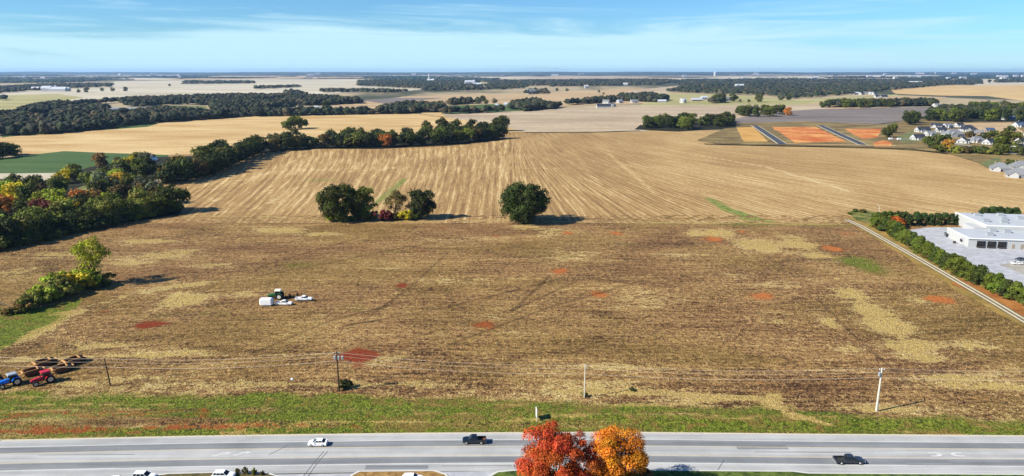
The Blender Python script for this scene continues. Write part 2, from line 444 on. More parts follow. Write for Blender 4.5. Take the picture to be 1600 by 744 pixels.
def track2(pts, w, k):
    d_ = np.exp(-(seg_dist(X, Y, W(pts)) / w) ** 2); return d_ * k
for p_ in ([(1060, 617), (1190, 622), (1207, 629), (1225, 640), (1255, 656), (1300, 666)], [(1203, 616), (1202, 626), (1215, 640), (1243, 656)]):
    t_ = track2(p_, .8, 1); st += 1.6 * t_; gr *= 1 - .9 * t_
mask = np.clip(np.stack([st, gr, rd, dk], -1), 0, 2.2)
# row coordinate, gently contoured
U = X + 0.0; Vv = Y + 9 * np.sin(X * .010 + .6) + 10 * np.exp(-((X + 210) / 90) ** 2) * 2
Vv = Vv - np.where(X < -60, (X + 60) * .10, 0)
fm = NT('cut_field'); at = fm.attr('mask'); sp = fm.sep(at.outputs['Color']); al = at.outputs['Alpha']
uv = fm.coord('UV'); co = fm.coord()
def amp(v_, k): return fm.math('MULTIPLY', fm.math('SUBTRACT', v_, .5), k)
s1 = fm.noise(fm.map(uv, (.62, .66, 1)), 1.0, 4, .78, .8)           # clods and straw crumbs, a metre or two
s2 = fm.noise(fm.map(uv, (.045, .70, 1)), 1.0, 4, .7, .3)            # long rows
s3 = fm.noise(fm.map(co, (.5, 1.1, 1)), .04, 5, .62, .8)             # patches
s4 = fm.noise(fm.map(co, (1.0, .8, 1)), 1.9, 3, .7)
s5 = fm.noise(fm.map(co, (.6, .8, 1)), .32, 4, .68, .6)
s6 = fm.noise(fm.map(co, (.6, 1.0, 1)), .014, 3, .5, .5)             # whole parts of the field
v1 = fm.math('ADD', amp(s1, 2.1), amp(s2, 1.15)); v1 = fm.math('ADD', v1, amp(s3, .9)); v1 = fm.math('ADD', v1, amp(s4, 1.3)); v1 = fm.math('ADD', v1, amp(s5, .5))
base = fm.mix(fm.step(v1, -.42, .10), gl('#452c17'), gl('#ad8552'))
base = fm.mix(fm.step(v1, -.02, .30), base, gl('#d2a968'))
v2 = fm.math('ADD', v1, fm.math('MULTIPLY', sp[0], .20))
base = fm.mix(fm.step(v2, .26, .52, 0, .95), base, gl('#ecd08e'))
base = fm.mix(fm.step(fm.math('ADD', s6, amp(s5, .5)), .46, .62, 0, .36), base, gl('#86702c'))
base = fm.mix(fm.step(fm.math('ADD', fm.math('SUBTRACT', 1.0, s6), amp(s5, .4)), .5, .66, 0, .3), base, gl('#85583a'))
straw = fm.step(fm.math('ADD', sp[0], fm.math('ADD', amp(s1, 2.2), fm.math('ADD', amp(s5, 3.6), amp(s3, 2.6)))), .38, 1.35)
base = fm.mix(fm.math('MULTIPLY', straw, .9), base, fm.mix(fm.step(s4, .4, .62), gl('#d0ad5c'), gl('#fbe8a8')))
grass = fm.mix(fm.step(fm.math('ADD', s4, amp(s1, .8)), .34, .64), gl('#43520f'), gl('#8a9c28'))
grass = fm.mix(fm.step(fm.math('ADD', s5, amp(s3, .9)), .50, .62, 0, .85), grass, fm.mix(s4, gl('#6b5526'), gl('#a58c46')))
gf = fm.step(fm.math('ADD', sp[1], amp(s5, 1.4)), .15, .85)
base = fm.mix(fm.math('MULTIPLY', gf, .9), base, grass)
base = fm.mix(fm.step(fm.math('ADD', sp[0], fm.math('ADD', amp(s5, 2.4), amp(s2, 1.5))), .75, 1.2, 0, .75), base, gl('#cdae62'))
rf = fm.step(fm.math('ADD', sp[2], fm.math('ADD', amp(s1, 2.6), amp(s5, 3.6))), .45, 1.25)
soil = fm.mix(fm.step(fm.sepv(co)[0], -50, 50, 0, 1), gl('#963510'), gl('#dd8440'))
soil = fm.mix(fm.step(s4, .4, .65, 0, .5), soil, gl('#8a4423'))
soil = fm.mix(fm.step(fm.sepv(co)[1], 178, 172, 0, .8), soil, fm.mix(s4, gl('#8c3f16'), gl('#c47238')))
base = fm.mix(fm.math('MULTIPLY', rf, .92), base, soil)
df = fm.step(fm.math('ADD', al, amp(s1, 1.8)), .35, .9, 0, .7)
base = fm.mix(df, base, gl('#352415'))
fm.out(base); fm.bump(fm.math('ADD', s1, fm.math('MULTIPLY', s4, .6)), 1.0, 1.4)
me = np_mesh('lower_field', np.stack([X, Y, Z], -1), Fq, fm.m, mask, uv=np.stack([U, Vv], -1), attr='mask')
tag(place('lower_field', me), kind='structure')
LOWER = (X, Y, mask, vg)

# --- upper harvested field: rows run away from the camera and fan on the right
X, Y, Fq = grid(-420, 760, 390, 1040, 4.0)
ye = 450 + 350 * np.tanh((Y - 450) / 350)
U = np.where(X > 0, X / (1 - .00165 * np.clip(ye - 330, 0, 460)), X + (Y - 450) * np.clip(-X * .0009, 0, .25))
st = np.zeros_like(X); gr = np.zeros_like(X); rd = np.zeros_like(X); dk = np.zeros_like(X)
for b in [(500, 282, 90, 8, .9), (1000, 215, 200, 10, .3)]: blob(gr, *b[:4], amp=b[4])
for p, w_, a_ in [([(585, 322), (630, 280)], 2.5, 1.6), ([(592, 316), (630, 281)], 1.6, 1.0), ([(1108, 311), (1135, 326), (1168, 343)], 3.6, 1.8), ([(1130, 325), (1160, 334), (1190, 343)], 4.0, 1.6), ([(1160, 343), (1210, 347)], 2.6, 1.5), ([(1060, 345), (1160, 345)], 1.6, .7)]:
    track(gr, p, w_, a_)
for p, w_ in [([(330, 333), (405, 328), (455, 296), (500, 285)], 1.6), ([(405, 326), (345, 315), (290, 302)], 1.4), ([(420, 318), (422, 296)], 1.2), ([(422, 296), (430, 318)], 1.2), ([(300, 288), (380, 282), (430, 268), (620, 262)], 1.6),
              ([(400, 262), (550, 268), (640, 262)], 1.5), ([(500, 332), (620, 250), (640, 232)], 1.8), ([(780, 330), (790, 220)], 1.6), ([(810, 330), (812, 215)], 1.2), ([(650, 332), (720, 262), (745, 230)], 1.4),
              ([(1010, 342), (930, 285), (890, 232)], 1.8), ([(1100, 342), (1020, 300), (950, 240)], 1.8), ([(1330, 300), (1200, 262), (1020, 230)], 2.2), ([(330, 318), (355, 300), (370, 282)], 1.2),
              ([(820, 263), (880, 263)], 2.0), ([(360, 270), (345, 295), (300, 300)], 1.2), ([(480, 240), (440, 262), (380, 282)], 1.5)]:
    track(st, p, w_, .75)
st += .45 * np.clip((X - 90) / 160, 0, 1); dk += .25 * np.exp(-((X + 220) / 150) ** 2)
mask = np.clip(np.stack([st, gr, rd, dk], -1), 0, 1.6)
um = NT('harvested_field'); at = um.attr('mask'); sp = um.sep(at.outputs['Color'])
uv = um.coord('UV'); co = um.coord()
r1 = um.noise(um.map(uv, (.30, .010, 1)), 1.0, 5, .8, .3)
r2 = um.noise(um.map(uv, (.9, .03, 1)), 1.0, 3, .7, .2)
wv = um.math('SINE', um.math('MULTIPLY', um.sepv(um.map(uv, (1, 1, 1)))[0], 2 * math.pi / 5.2))
p1 = um.noise(um.map(co, (1, .6, 1)), .009, 5, .6, .5); p2 = um.noise(co, .35, 4, .65)
v = um.math('ADD', um.math('MULTIPLY', r1, .62), um.math('MULTIPLY', r2, .24))
v = um.math('ADD', v, um.math('MULTIPLY', wv, .028)); v = um.math('ADD', v, um.math('MULTIPLY', p2, .26))
v = um.math('ADD', v, um.math('MULTIPLY', um.math('SUBTRACT', p1, .5), .22))
v = um.math('ADD', v, um.math('MULTIPLY', sp[0], .075))
base = um.mix(um.step(v, .42, .64), gl('#846540'), gl('#b6945e'))
base = um.mix(um.step(v, .57, .72, 0, .85), base, gl('#e0c892'))
base = um.mix(um.step(um.math('ADD', sp[0], um.math('MULTIPLY', um.math('SUBTRACT', p2, .5), 1.2)), .62, 1.0, 0, .55), base, gl('#cfb98e'))
gs = um.mix(um.step(p2, .35, .6), gl('#4d6126'), gl('#8d9448'))
gf = um.step(um.math('ADD', sp[1], um.math('MULTIPLY', um.math('SUBTRACT', p2, .5), 2.6)), .35, 1.5)
base = um.mix(gf, base, gs)
um.out(base); um.bump(um.math('ADD', r2, p2), .5, .5)
me = np_mesh('harvested_field', np.stack([X, Y, X * 0 + .09], -1), Fq, um.m, mask, uv=np.stack([U, Y], -1), attr='mask')
tag(place('harvested_field', me), kind='structure')

# --- patchwork behind and beside it
FM = {
 'gold': field_mat('gold_stubble', '#b8935a', '#dcc08a', .012, (.5, 1.6)),
 'pink': field_mat('pale_stubble', '#a38e74', '#cbb898', .008, (.4, 1.6), fine=.1),
 'green': field_mat('green_pasture', '#3f5a2c', '#566d3a', .02, (.4, 2)),
 'pale': field_mat('bleached_stubble', '#b3a88c', '#d8ceb6', .002, (.4, 1.5), fine=.05),
 'olive': field_mat('olive_meadow', '#95905a', '#bdb37e', .005, (.4, 1.6), fine=.05),
 'tan': field_mat('tan_stubble', '#a98d68', '#cdb389', .006, (.4, 1.8), fine=.06),
 'plough': field_mat('ploughed_ground', '#6e655f', '#8f847a', .01, (.4, 2.2), fine=.1),
 'bluegrey': field_mat('grey_field', '#7c8288', '#9aa0a2', .01, (.5, 1.5)),
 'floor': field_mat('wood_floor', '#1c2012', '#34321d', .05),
 'scrub': field_mat('rough_grass', '#5b4c30', '#a08a56', .03, (.6, 1.4)),
 'orange': field_mat('graded_clay', '#bd6430', '#dca05c', .03, (.7, .8), fine=.16, contrast=1.5),
 'orange2': field_mat('strawed_clay', '#b98743', '#d9ae64', .05, (.6, 1.2), fine=.3),
 'lawn': field_mat('mown_lawn', '#5c6440', '#85864f', .05),
}
def fld(name, kind, poly, wig=.35): return sheet(name, poly, FM[kind], wig=wig)
FARP = []
_g = random.Random(21)
for _i in range(46):
    _x = _g.uniform(-60, 1660); _y = _g.choice([117.4, 118.2, 119.2, 120.6, 122.2, 123.6]) + _g.uniform(-.3, .3); _w = _g.uniform(30, 130); _h = (_y - 112) * _g.uniform(.07, .15)
    FARP.append([(_x - _w, _y + _h * .6), (_x - _w * .3, _y - _h), (_x + _w, _y - _h * .5), (_x + _w * .7, _y + _h)])
def far_sheets():
    for i_, p_ in enumerate(FARP): sheet('stubble_field', p_, FM[('pale', 'tan', 'pale', 'pink')[i_ % 4]], z=.10 + .004 * i_, wig=.1)
    _zl[0] = .20
    fld('meadow', 'olive', [(-300, 210), (-300, 132), (200, 136), (150, 166), (60, 176), (0, 182)])
    fld('stubble_field', 'pale', [(-300, 140), (0, 141), (170, 134), (180, 127), (400, 124), (600, 124), (740, 130), (640, 142), (420, 150), (250, 153), (140, 158), (60, 160), (0, 155)])
    fld('meadow', 'olive', [(-200, 176), (0, 170), (60, 166), (130, 152), (90, 147), (0, 149), (-200, 150)])
    fld('stubble_field', 'tan', [(440, 176), (560, 160), (640, 150), (830, 146), (1000, 138), (1100, 150), (1040, 160), (850, 168), (700, 174), (590, 178)])
    fld('stubble_field', 'gold', [(380, 160), (400, 148), (460, 147), (440, 153)])
    fld('ploughed_strip', 'plough', [(563, 157), (620, 153), (700, 153), (640, 158), (600, 162)])
    fld('stubble_field', 'pale', [(780, 128), (1260, 119), (1250, 123), (1050, 125), (830, 129)], .2)
    fld('stubble_field', 'pale', [(1160, 121), (1300, 118), (1310, 123), (1250, 124)], .2)
    fld('stubble_field', 'pink', [(970, 145), (1000, 140), (1060, 134), (1085, 138), (1040, 148)])
    fld('stubble_field', 'olive', [(1000, 165), (1030, 146), (1180, 150), (1240, 156), (1400, 148), (1420, 160), (1290, 166), (1180, 164), (1060, 167)])
    fld('stubble_field', 'gold', [(1390, 140), (1480, 134), (1700, 130), (1800, 150), (1600, 158), (1540, 150), (1480, 150), (1400, 147)])
    fld('stubble_field', 'tan', [(1200, 172), (1280, 160), (1400, 150), (1480, 152), (1450, 162), (1280, 176)])
    fld('stubble_field', 'pale', [(1520, 134), (1540, 122), (1640, 123), (1700, 132)], .2)
    fld('stubble_field', 'gold', [(0, 216), (30, 212), (150, 203), (270, 191), (430, 180), (600, 178), (740, 175), (800, 178), (830, 206), (700, 214), (560, 218), (400, 240), (260, 243), (100, 240), (0, 243), (-200, 240), (-200, 222)])
    fld('stubble_field', 'pink', [(690, 177), (830, 171), (990, 165), (1290, 164), (1300, 175), (1150, 190), (1000, 206), (820, 207), (790, 199), (700, 184)])
    fld('ploughed_field', 'plough', [(1120, 192), (1200, 176), (1275, 171), (1465, 167), (1440, 186), (1370, 194), (1250, 193), (1140, 194)])
    fld('green_pasture', 'green', [(-300, 262), (-200, 244), (0, 248), (100, 237), (180, 240), (262, 243), (240, 262), (180, 270), (90, 271), (-100, 274)])
    fld('stubble_strip', 'pale', [(-200, 274), (90, 271), (110, 276), (60, 292), (-200, 292)])
    fld('grey_field', 'bluegrey', [(166, 181), (170, 168), (232, 168), (238, 172), (205, 181)])
    fld('green_pasture', 'lawn', [(222, 171), (250, 164), (320, 166), (330, 174), (250, 173)])
    fld('green_pasture', 'green', [(690, 178), (690, 166), (780, 163), (830, 166), (830, 173)])
    fld('green_pasture', 'green', [(0, 210), (60, 208), (160, 199), (250, 192), (230, 199), (120, 207), (0, 215)])
    # construction ground and the built-up corner at the right
    fld('rough_ground', 'scrub', [(1128, 227), (1090, 220), (1150, 193), (1260, 190), (1390, 196), (1430, 182), (1700, 186), (1800, 250), (1700, 300), (1620, 284), (1560, 265), (1480, 240), (1400, 234), (1230, 229)], .2)
    fld('graded_clay', 'orange2', [(1150, 200), (1176, 199), (1200, 222), (1162, 222)], .15)
    fld('graded_clay', 'orange', [(1205, 199), (1275, 199), (1322, 222), (1242, 224)], .15)
    fld('graded_clay', 'orange', [(1318, 202), (1376, 202), (1374, 215), (1348, 218)], .2)
    fld('clay_heap', 'orange', [(1364, 224), (1380, 220), (1394, 224), (1392, 230), (1366, 230)], .1)
    fld('mown_lawn', 'lawn', [(1400, 215), (1425, 205), (1440, 222), (1410, 224)], .1)
    fld('mown_lawn', 'lawn', [(1530, 256), (1560, 246), (1570, 262), (1552, 268)], .1)
    fld('bare_lot', 'tan', [(1500, 193), (1580, 192), (1600, 208), (1530, 208)], .1)
    # ground under the woods
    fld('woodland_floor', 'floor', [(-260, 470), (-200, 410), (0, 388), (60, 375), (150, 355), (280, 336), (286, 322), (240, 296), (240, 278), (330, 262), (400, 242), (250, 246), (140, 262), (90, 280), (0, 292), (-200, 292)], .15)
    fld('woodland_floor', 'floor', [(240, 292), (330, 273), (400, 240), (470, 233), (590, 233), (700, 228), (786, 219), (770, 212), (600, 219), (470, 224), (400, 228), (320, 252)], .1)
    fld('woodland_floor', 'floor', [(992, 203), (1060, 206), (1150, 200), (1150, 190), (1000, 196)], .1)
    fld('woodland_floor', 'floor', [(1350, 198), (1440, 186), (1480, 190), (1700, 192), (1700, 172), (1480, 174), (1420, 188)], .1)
    fld('lawn_clearing', 'lawn', [(120, 296), (150, 284), (160, 290), (128, 304)], .05)
far_sheets()

# ------------------------------------------------------------ roads, lots, tracks
def asphalt(name, a, b, sc=.6, streak=(.03, 1.0)):
    t = NT(name); co = t.coord()
    n = t.noise(t.map(co, (streak[0], streak[1], 1)), sc, 5, .6); n2 = t.noise(co, 6, 4, .7); n3 = t.noise(co, .12, 4, .6)
    v = t.math('ADD', t.math('MULTIPLY', n, .5), t.math('ADD', t.math('MULTIPLY', n2, .25), t.math('MULTIPLY', n3, .25)))
    c = t.mix(t.step(v, .38, .62), lin(a), lin(b))
    t.b.inputs['Roughness'].default_value = .85; return t.out(c)
M['shoulder'] = asphalt('pale_shoulder', '#8d8d8b', '#a9a9a6')
M['lane'] = asphalt('worn_asphalt', '#66686a', '#7d7f80')
M['lot'] = asphalt('lot_paving', '#8f9094', '#a9aaad', .3, (1, 1))
M['gravel'] = simple('gravel', '#b5ab96', .95, var=.2, sc=1.0)
def strip(name, o1, o2, z, mat, x0=-330, x1=330, st=6, holes=None):
    xs = np.arange(x0, x1 + .1, st); V = []
    for x in xs: t_ = float(roadtop(x)); V += [(x, t_ - o1, z), (x, t_ - o2, z)]
    Fq = [(2 * i, 2 * i + 1, 2 * i + 3, 2 * i + 2) for i in range(len(xs) - 1)]
    return tag(place(name, np_mesh(name, V, Fq, mat)), kind='structure')
rb = strip('road', 0, 16.2, .12, M['shoulder'])
strip('road_lane', 3.1, 5.6, .124, M['lane']); strip('road_lane', 10.2, 12.7, .124, M['lane'])
strip('lane_line', 2.75, 2.95, .13, M['road_white']); strip('lane_line', 5.7, 5.85, .13, M['road_yellow'])
strip('lane_line', 9.75, 9.9, .13, M['road_yellow']); strip('lane_line', 12.9, 13.15, .13, M['road_white'])
strip('gravel_edge', -.7, -.02, .10, M['gravel'])
# paved apron in front of the road and grass islands in it
sheet('car_park', [(-400, 100), (400, 100), (400, float(roadtop(400)) - 16), (200, float(roadtop(200)) - 16.2), (100, float(roadtop(100)) - 16.1), (0, float(roadtop(0)) - 16.1), (-100, float(roadtop(-100)) - 16.1), (-200, float(roadtop(-200)) - 16), (-400, float(roadtop(-400)) - 16)], M['lot'], z=.10, world=True)
def island(poly, hexa, hexb, name='grass_island'):
    P = W(poly)
    m = field_mat('island_grass', hexa, hexb, .5, fine=2.0)
    # kerb ring and turf top, both with real height
    cx, cy = sum(p[0] for p in P) / len(P), sum(p[1] for p in P) / len(P)
    def ring(k): return [(cx + (x - cx) * (1 - k / max(4, abs(x - cx) + 1)), cy + (y - cy) * (1 - k / max(3, abs(y - cy) + 1))) for x, y in P]
    o = MB(); n = len(P); a, b = P, ring(.45)
    vs = [(x, y, .10) for x, y in a] + [(x, y, .24) for x, y in a] + [(x, y, .24) for x, y in b]
    fs = [(i, (i + 1) % n, n + (i + 1) % n, n + i) for i in range(n)] + [(n + i, n + (i + 1) % n, 2 * n + (i + 1) % n, 2 * n + i) for i in range(n)]
    tag(o.add(vs, fs).obj('kerb', M['concrete']), kind='structure')
    sheet(name, b, m, z=.232, world=True)
    return b
ISL = []
ISL.append(island([(243, 744), (260, 741), (330, 739), (420, 740), (438, 746), (425, 775), (250, 775)], '#3f3a24', '#7a6c45'))
ISL.append(island([(548, 743), (560, 737), (680, 736), (698, 742), (705, 752), (700, 800), (540, 800)], '#7a5a30', '#b28e57'))
ISL.append(island([(758, 748), (775, 738), (800, 735.5), (1010, 735.5), (1240, 737), (1265, 740), (1600, 742), (1700, 744), (1700, 860), (700, 860), (735, 775)], '#33451a', '#6b7a35'))
ISL.append(island([(-60, 775), (60, 768), (150, 770), (160, 790), (-60, 800)], '#4c4a2a', '#7d7040'))

def ribbon(name, pts, w, z, mat, world=False):
    if z >= .5: z += .35
    P = pts if world else W(pts)
    Q = []
    for i in range(len(P) - 1):
        (x1, y1), (x2, y2) = P[i], P[i + 1]; k = max(1, int(math.hypot(x2 - x1, y2 - y1) / 6))
        Q += [(x1 + (x2 - x1) * j / k, y1 + (y2 - y1) * j / k) for j in range(k)]
    Q.append(P[-1]); V = []
    for i, p in enumerate(Q):
        a, b = Q[max(0, i - 1)], Q[min(len(Q) - 1, i + 1)]
        dx, dy = b[0] - a[0], b[1] - a[1]; L = math.hypot(dx, dy) or 1
        ww = w / 2 * (1 + R.uniform(-.08, .08)); V += [(p[0] - dy / L * ww, p[1] + dx / L * ww, z), (p[0] + dy / L * ww, p[1] - dx / L * ww, z)]
    Fq = [(2 * i + 1, 2 * i + 3, 2 * i + 2, 2 * i) for i in range(len(Q) - 1)]
    return tag(place(name, np_mesh(name, V, Fq, mat)), kind='structure')
# hedge-side rough grass and the two-rut gravel lane
M['edge_grass'] = field_mat('track_side_grass', '#7d6a35', '#a98a4a', .12, fine=.6)
HEDGE = [(1362, 346), (1398, 368), (1440, 396), (1482, 420), (1530, 447), (1580, 470), (1660, 505)]
ribbon('grass_margin', [(1338, 341), (1385, 368), (1430, 396), (1475, 422), (1525, 453), (1570, 478), (1680, 532)], 17, .24, M['edge_grass'])
sheet('clay_margin', [(1485, 445), (1530, 462), (1600, 500), (1600, 478), (1555, 458), (1500, 436)], field_mat('clay_margin', '#8a5228', '#b37b3f', .1, fine=.5), z=.262, wig=.1)
sheet('weedy_corner', [(1322, 332), (1345, 328), (1378, 334), (1400, 352), (1372, 352), (1340, 346)], field_mat('weedy_corner', '#465220', '#8f8a48', .15, fine=.8, contrast=1.6), z=.272, wig=.2)
RUT = [(1322, 344), (1345, 354), (1380, 374), (1430, 402), (1480, 431), (1540, 466), (1600, 502), (1700, 560)]
Pr = W(RUT)
def off(P, d):
    o = []
    for i, p in enumerate(P):
        a, b = P[max(0, i - 1)], P[min(len(P) - 1, i + 1)]; dx, dy = b[0] - a[0], b[1] - a[1]; L = math.hypot(dx, dy)
        o.append((p[0] - dy / L * d, p[1] + dx / L * d))
    return o
M['track_mid'] = field_mat('track_middle', '#5c5233', '#8a7a50', .3, fine=.8)
ribbon('farm_track', Pr, 4.2, .285, M['track_mid'], True)
ribbon('gravel_rut', off(Pr, 1.0), .95, .292, M['gravel'], True); ribbon('gravel_rut', off(Pr, -1.0), .95, .292, M['gravel'], True)
# warehouse yard
sheet('warehouse_yard', [(1415, 361), (1450, 356), (1700, 356), (1760, 400), (1760, 520), (1660, 500), (1600, 462), (1540, 432), (1480, 400), (1445, 382)], M['lot'], z=.26)
sheet('gravel_yard', [(1560, 414), (1640, 408), (1700, 440), (1650, 444), (1605, 432)], field_mat('gravel_yard', '#9a9282', '#b9b1a0', .2, fine=1.), z=.268)
# subdivision roads
M['road_far'] = simple('dark_new_asphalt', '#3d4146', .9, var=.15, sc=.1)
for p in [[(1179, 197), (1200, 211), (1222, 226)], [(1282, 197), (1312, 211), (1352, 229)]]:
    ribbon('estate_road', p, 9.5, .52, M['road_far'])
    ribbon('pale_kerb', off(W(p), -5.2), 1.6, .56, M['gravel'], True); ribbon('pale_kerb', off(W(p), 5.4), 1.0, .56, M['gravel'], True)
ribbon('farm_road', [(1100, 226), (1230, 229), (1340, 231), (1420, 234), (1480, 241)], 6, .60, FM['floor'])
ribbon('dry_bank', [(1230, 226), (1340, 228), (1400, 229)], 7, .62, FM['gold'])
ribbon('estate_road', [(1395, 218), (1450, 219), (1530, 232), (1640, 250)], 6, .53, simple('pale_street', '#8e8d8a', .9))
ribbon('farm_drive', [(115, 183), (125, 187), (146, 191)], 6, .60, M['gravel'])
ribbon('farm_drive', [(304, 168), (306, 176)], 6, .60, M['gravel'])
ribbon('field_boundary', [(820, 208), (900, 208), (1000, 205)], 5, .50, FM['floor'])
ribbon('field_track', [(640, 176), (680, 182), (700, 184)], 4, .50, FM['plough'])
ribbon('field_track', [(560, 216), (640, 217), (790, 205)], 6, .50, FM['scrub'])

M['dark_line'] = simple('dark_grey_line', '#4a4b4c', .8, var=.3)
for p_ in ([(512, 706), (496, 724), (478, 750)], [(506, 706), (489, 726), (470, 750)], [(449, 697), (420, 712)], [(1131, 720), (1118, 741)], [(905, 699), (890, 733)], [(60, 712), (210, 711)], [(1180, 707), (1330, 708)], [(690, 729), (800, 728)]):
    ribbon('dark_road_line', p_, .14, .137, M['dark_line'])  # narrow dark grey lines laid over the paving
for a_, b_, w_, h_ in ((215, 728, 4.5, 2.0), (1190, 699, 6, 2.2), (620, 731, 7, 1.6), (1450, 724, 5, 2.1)):
    x_, y_ = G(a_, b_); sheet('asphalt_patch', [(x_ - w_, y_ - h_ / 2), (x_ + w_, y_ - h_ / 2), (x_ + w_, y_ + h_ / 2), (x_ - w_, y_ + h_ / 2)], M['lane'], z=.127, world=True)
# turn arrows painted on the centre lane
def arrow(px, py, mirror, flip=1, name='turn_arrow'):
    x, y = G(px, py, .13)
    pts = [(-2.0, -.75), (-.9, -.75), (.1, .15), (.9, .25), (.9, -.05), (2.1, .55), (.9, 1.05), (.9, .72), (-.2, .62), (-1.2, -.32), (-2.0, -.32)]
    P = [(x + a * flip * .95, y + b * mirror * 1.0) for a, b in pts]
    sheet(name, P, M['road_white'], z=.134, world=True)
arrow(345, 710, 1, -1) if False else None
for px, py, mi, fl in ((346, 710, 1, 1), (378, 709, 1, 1)): arrow(px, py, mi, fl)
def hook(px, py, fl):
    x, y = G(px, py, .13)
    pts = [(-1.3, .75), (.3, .75), (1.1, .35), (1.3, -.1), (.9, -.6), (0, -.8), (-1.5, -.75), (-1.2, -.45), (-.3, -.45), (.3, -.2), (.4, .1), (0, .4), (-1.3, .45)]
    sheet('turn_arrow', [(x + a * fl * 1.1, y + b * 1.1) for a, b in pts], M['road_white'], z=.134, world=True)
hook(1462, 710, 1); hook(1495, 710, -1)

# ------------------------------------------------------------ vegetation
def crown_mesh(name, seed, w, z0, z1, nc, nl, leaf, shape='round', clump=.30, dens=1.0, flat=1.0, tone=(.55, 1.25), inner=.35, warm=.12):
    """leaf-sized faces gathered in clumps over an uneven crown; dark gaps between clumps are real gaps"""
    g = np.random.default_rng(seed); H = z1 - z0; cen = []; rad = []
    while len(cen) < nc:
        u = g.random(3) * 2 - 1; r = np.linalg.norm(u)
        if r > 1 or r < inner: continue
        if shape == 'cone':
            t = g.random() ** .8; k = (1 - t) * .95 + .08; a = g.random() * 6.283
            u = np.array([math.cos(a) * k * .8, math.sin(a) * k * .8, t * 2 - 1])
        elif shape == 'vase' and u[2] < -.2 and np.hypot(u[0], u[1]) > .55: continue
        p = np.array([u[0] * w / 2, u[1] * w / 2, z0 + H / 2 + u[2] * H / 2])
        q = clump * min(w, H * 1.2) * g.uniform(.55, 1.15) * (.62 if shape == 'cone' else 1) * .5
        p[0] *= 1 - q / w * .9; p[1] *= 1 - q / w * .9; p[2] = min(max(p[2], z0 + q * .5), z1 - q * .7)
        cen.append(p); rad.append(q)
    cen = np.array(cen); rad = np.array(rad)
    wgt = rad ** 2 / (rad ** 2).sum(); idx = g.choice(nc, nl, p=wgt)
    d = g.normal(size=(nl, 3)); d /= np.linalg.norm(d, axis=1)[:, None]
    d[:, 2] = np.where(d[:, 2] < -.35, -d[:, 2] * .6, d[:, 2])
    rr = rad[idx] * (.78 + .32 * g.random(nl)) * (1 + .25 * np.sin(d[:, 0] * 5 + idx) * np.cos(d[:, 1] * 4 + idx * 2))
    P = cen[idx] + d * rr[:, None] * np.array([1, 1, flat])
    nrm = d + g.normal(size=(nl, 3)) * .45; nrm /= np.linalg.norm(nrm, axis=1)[:, None]
    a = np.cross(nrm, g.normal(size=(nl, 3))); a /= np.linalg.norm(a, axis=1)[:, None]; b = np.cross(nrm, a)
    s = leaf * g.uniform(.6, 1.3, nl)[:, None]
    V = np.stack([P + a * s, P + b * s * .7, P - a * s, P - b * s * .7], 1).reshape(-1, 3)
    Fq = np.arange(nl * 4).reshape(-1, 4)
    cl = g.uniform(tone[0], tone[1], nc)[idx] * g.uniform(.75, 1.25, nl)
    wm = g.uniform(-1, 1, nc)[idx] * warm
    wm = wm + g.normal(size=nl) * warm * .35
    c = np.repeat(np.stack([cl * (1 - np.abs(wm) * .25), cl * (1 + wm), cl * (1 - wm * .3)], -1), 4, axis=0)
    return np_mesh(name, V, Fq, M['leaf'], c), cen, rad

def trunk_mesh(name, w, z0, z1, cen, r0, seed, nb=7):
    g = random.Random(seed); m = MB(); H = z1 - z0; top = z0 + H * .55
    m.tube([(0, 0, -.3), (0, 0, .3), (g.uniform(-.1, .1), 0, z0 * .6 + .5), (g.uniform(-.3, .3), g.uniform(-.3, .3), top)], [r0 * 1.5, r0 * 1.05, r0 * .85, r0 * .3], 7)
    for p in list(cen)[:nb]:
        s = Vector((0, 0, max(z0 * .7, .8) + g.random() * H * .25)); e = Vector(p)
        mid = s.lerp(e, .5) + Vector((g.uniform(-.4, .4), g.uniform(-.4, .4), -H * .04))
        m.tube([s, mid, e], [r0 * .42, r0 * .26, r0 * .1], 5, False)
    return m.mesh(name, M['bark'])

class Kind:
    def __init__(s, w, z0, z1, nc, nl, leaf, n=3, seed=1, r0=.35, nb=7, **k):
        s.h = z1; s.var = []
        for i in range(n):
            cm, cen, rad = crown_mesh('crown', seed + i, w, z0, z1, nc, nl, leaf, **k)
            s.var.append((cm, trunk_mesh('trunk', w, z0, z1, cen, r0, seed + i, nb)))
K = {
 'mid': Kind(14.5, .5, 13.5, 34, 2300, .62, n=5, seed=10, clump=.38),
 'wide': Kind(17, .6, 13.5, 40, 2700, .66, n=3, seed=30, r0=.45, clump=.36),
 'tall': Kind(12, .8, 16.0, 34, 2200, .6, n=3, seed=40, clump=.42),
 'oak': Kind(28, .4, 21.0, 110, 24000, .46, n=1, seed=51, r0=.8, clump=.30, nb=14, tone=(.45, 1.35)),
 'oak_pair': Kind(23, 1.2, 20.0, 70, 15000, .48, n=2, seed=56, r0=.7, clump=.30, nb=12, tone=(.45, 1.35)),
 'sparse': Kind(13, 4.0, 15.0, 30, 2600, .34, n=2, seed=60, r0=.3, nb=18, shape='vase', clump=.30),
 'shrub': Kind(6.5, .1, 3.6, 22, 1500, .30, n=3, seed=70, r0=.1, nb=4, clump=.42),
 'cedar': Kind(7.6, .1, 7.2, 46, 3000, .30, n=4, seed=80, r0=.16, shape='cone', clump=.50, nb=4),
 'maple': Kind(18.5, 2.6, 15.6, 92, 60000, .16, n=1, seed=92, r0=.42, clump=.24, nb=26, tone=(.5, 1.25), warm=.34, inner=.45),
 'maple_b': Kind(12.0, 2.4, 16.0, 64, 42000, .16, n=1, seed=95, r0=.4, clump=.31, nb=20, tone=(.5, 1.25), warm=.2, inner=.4),
}
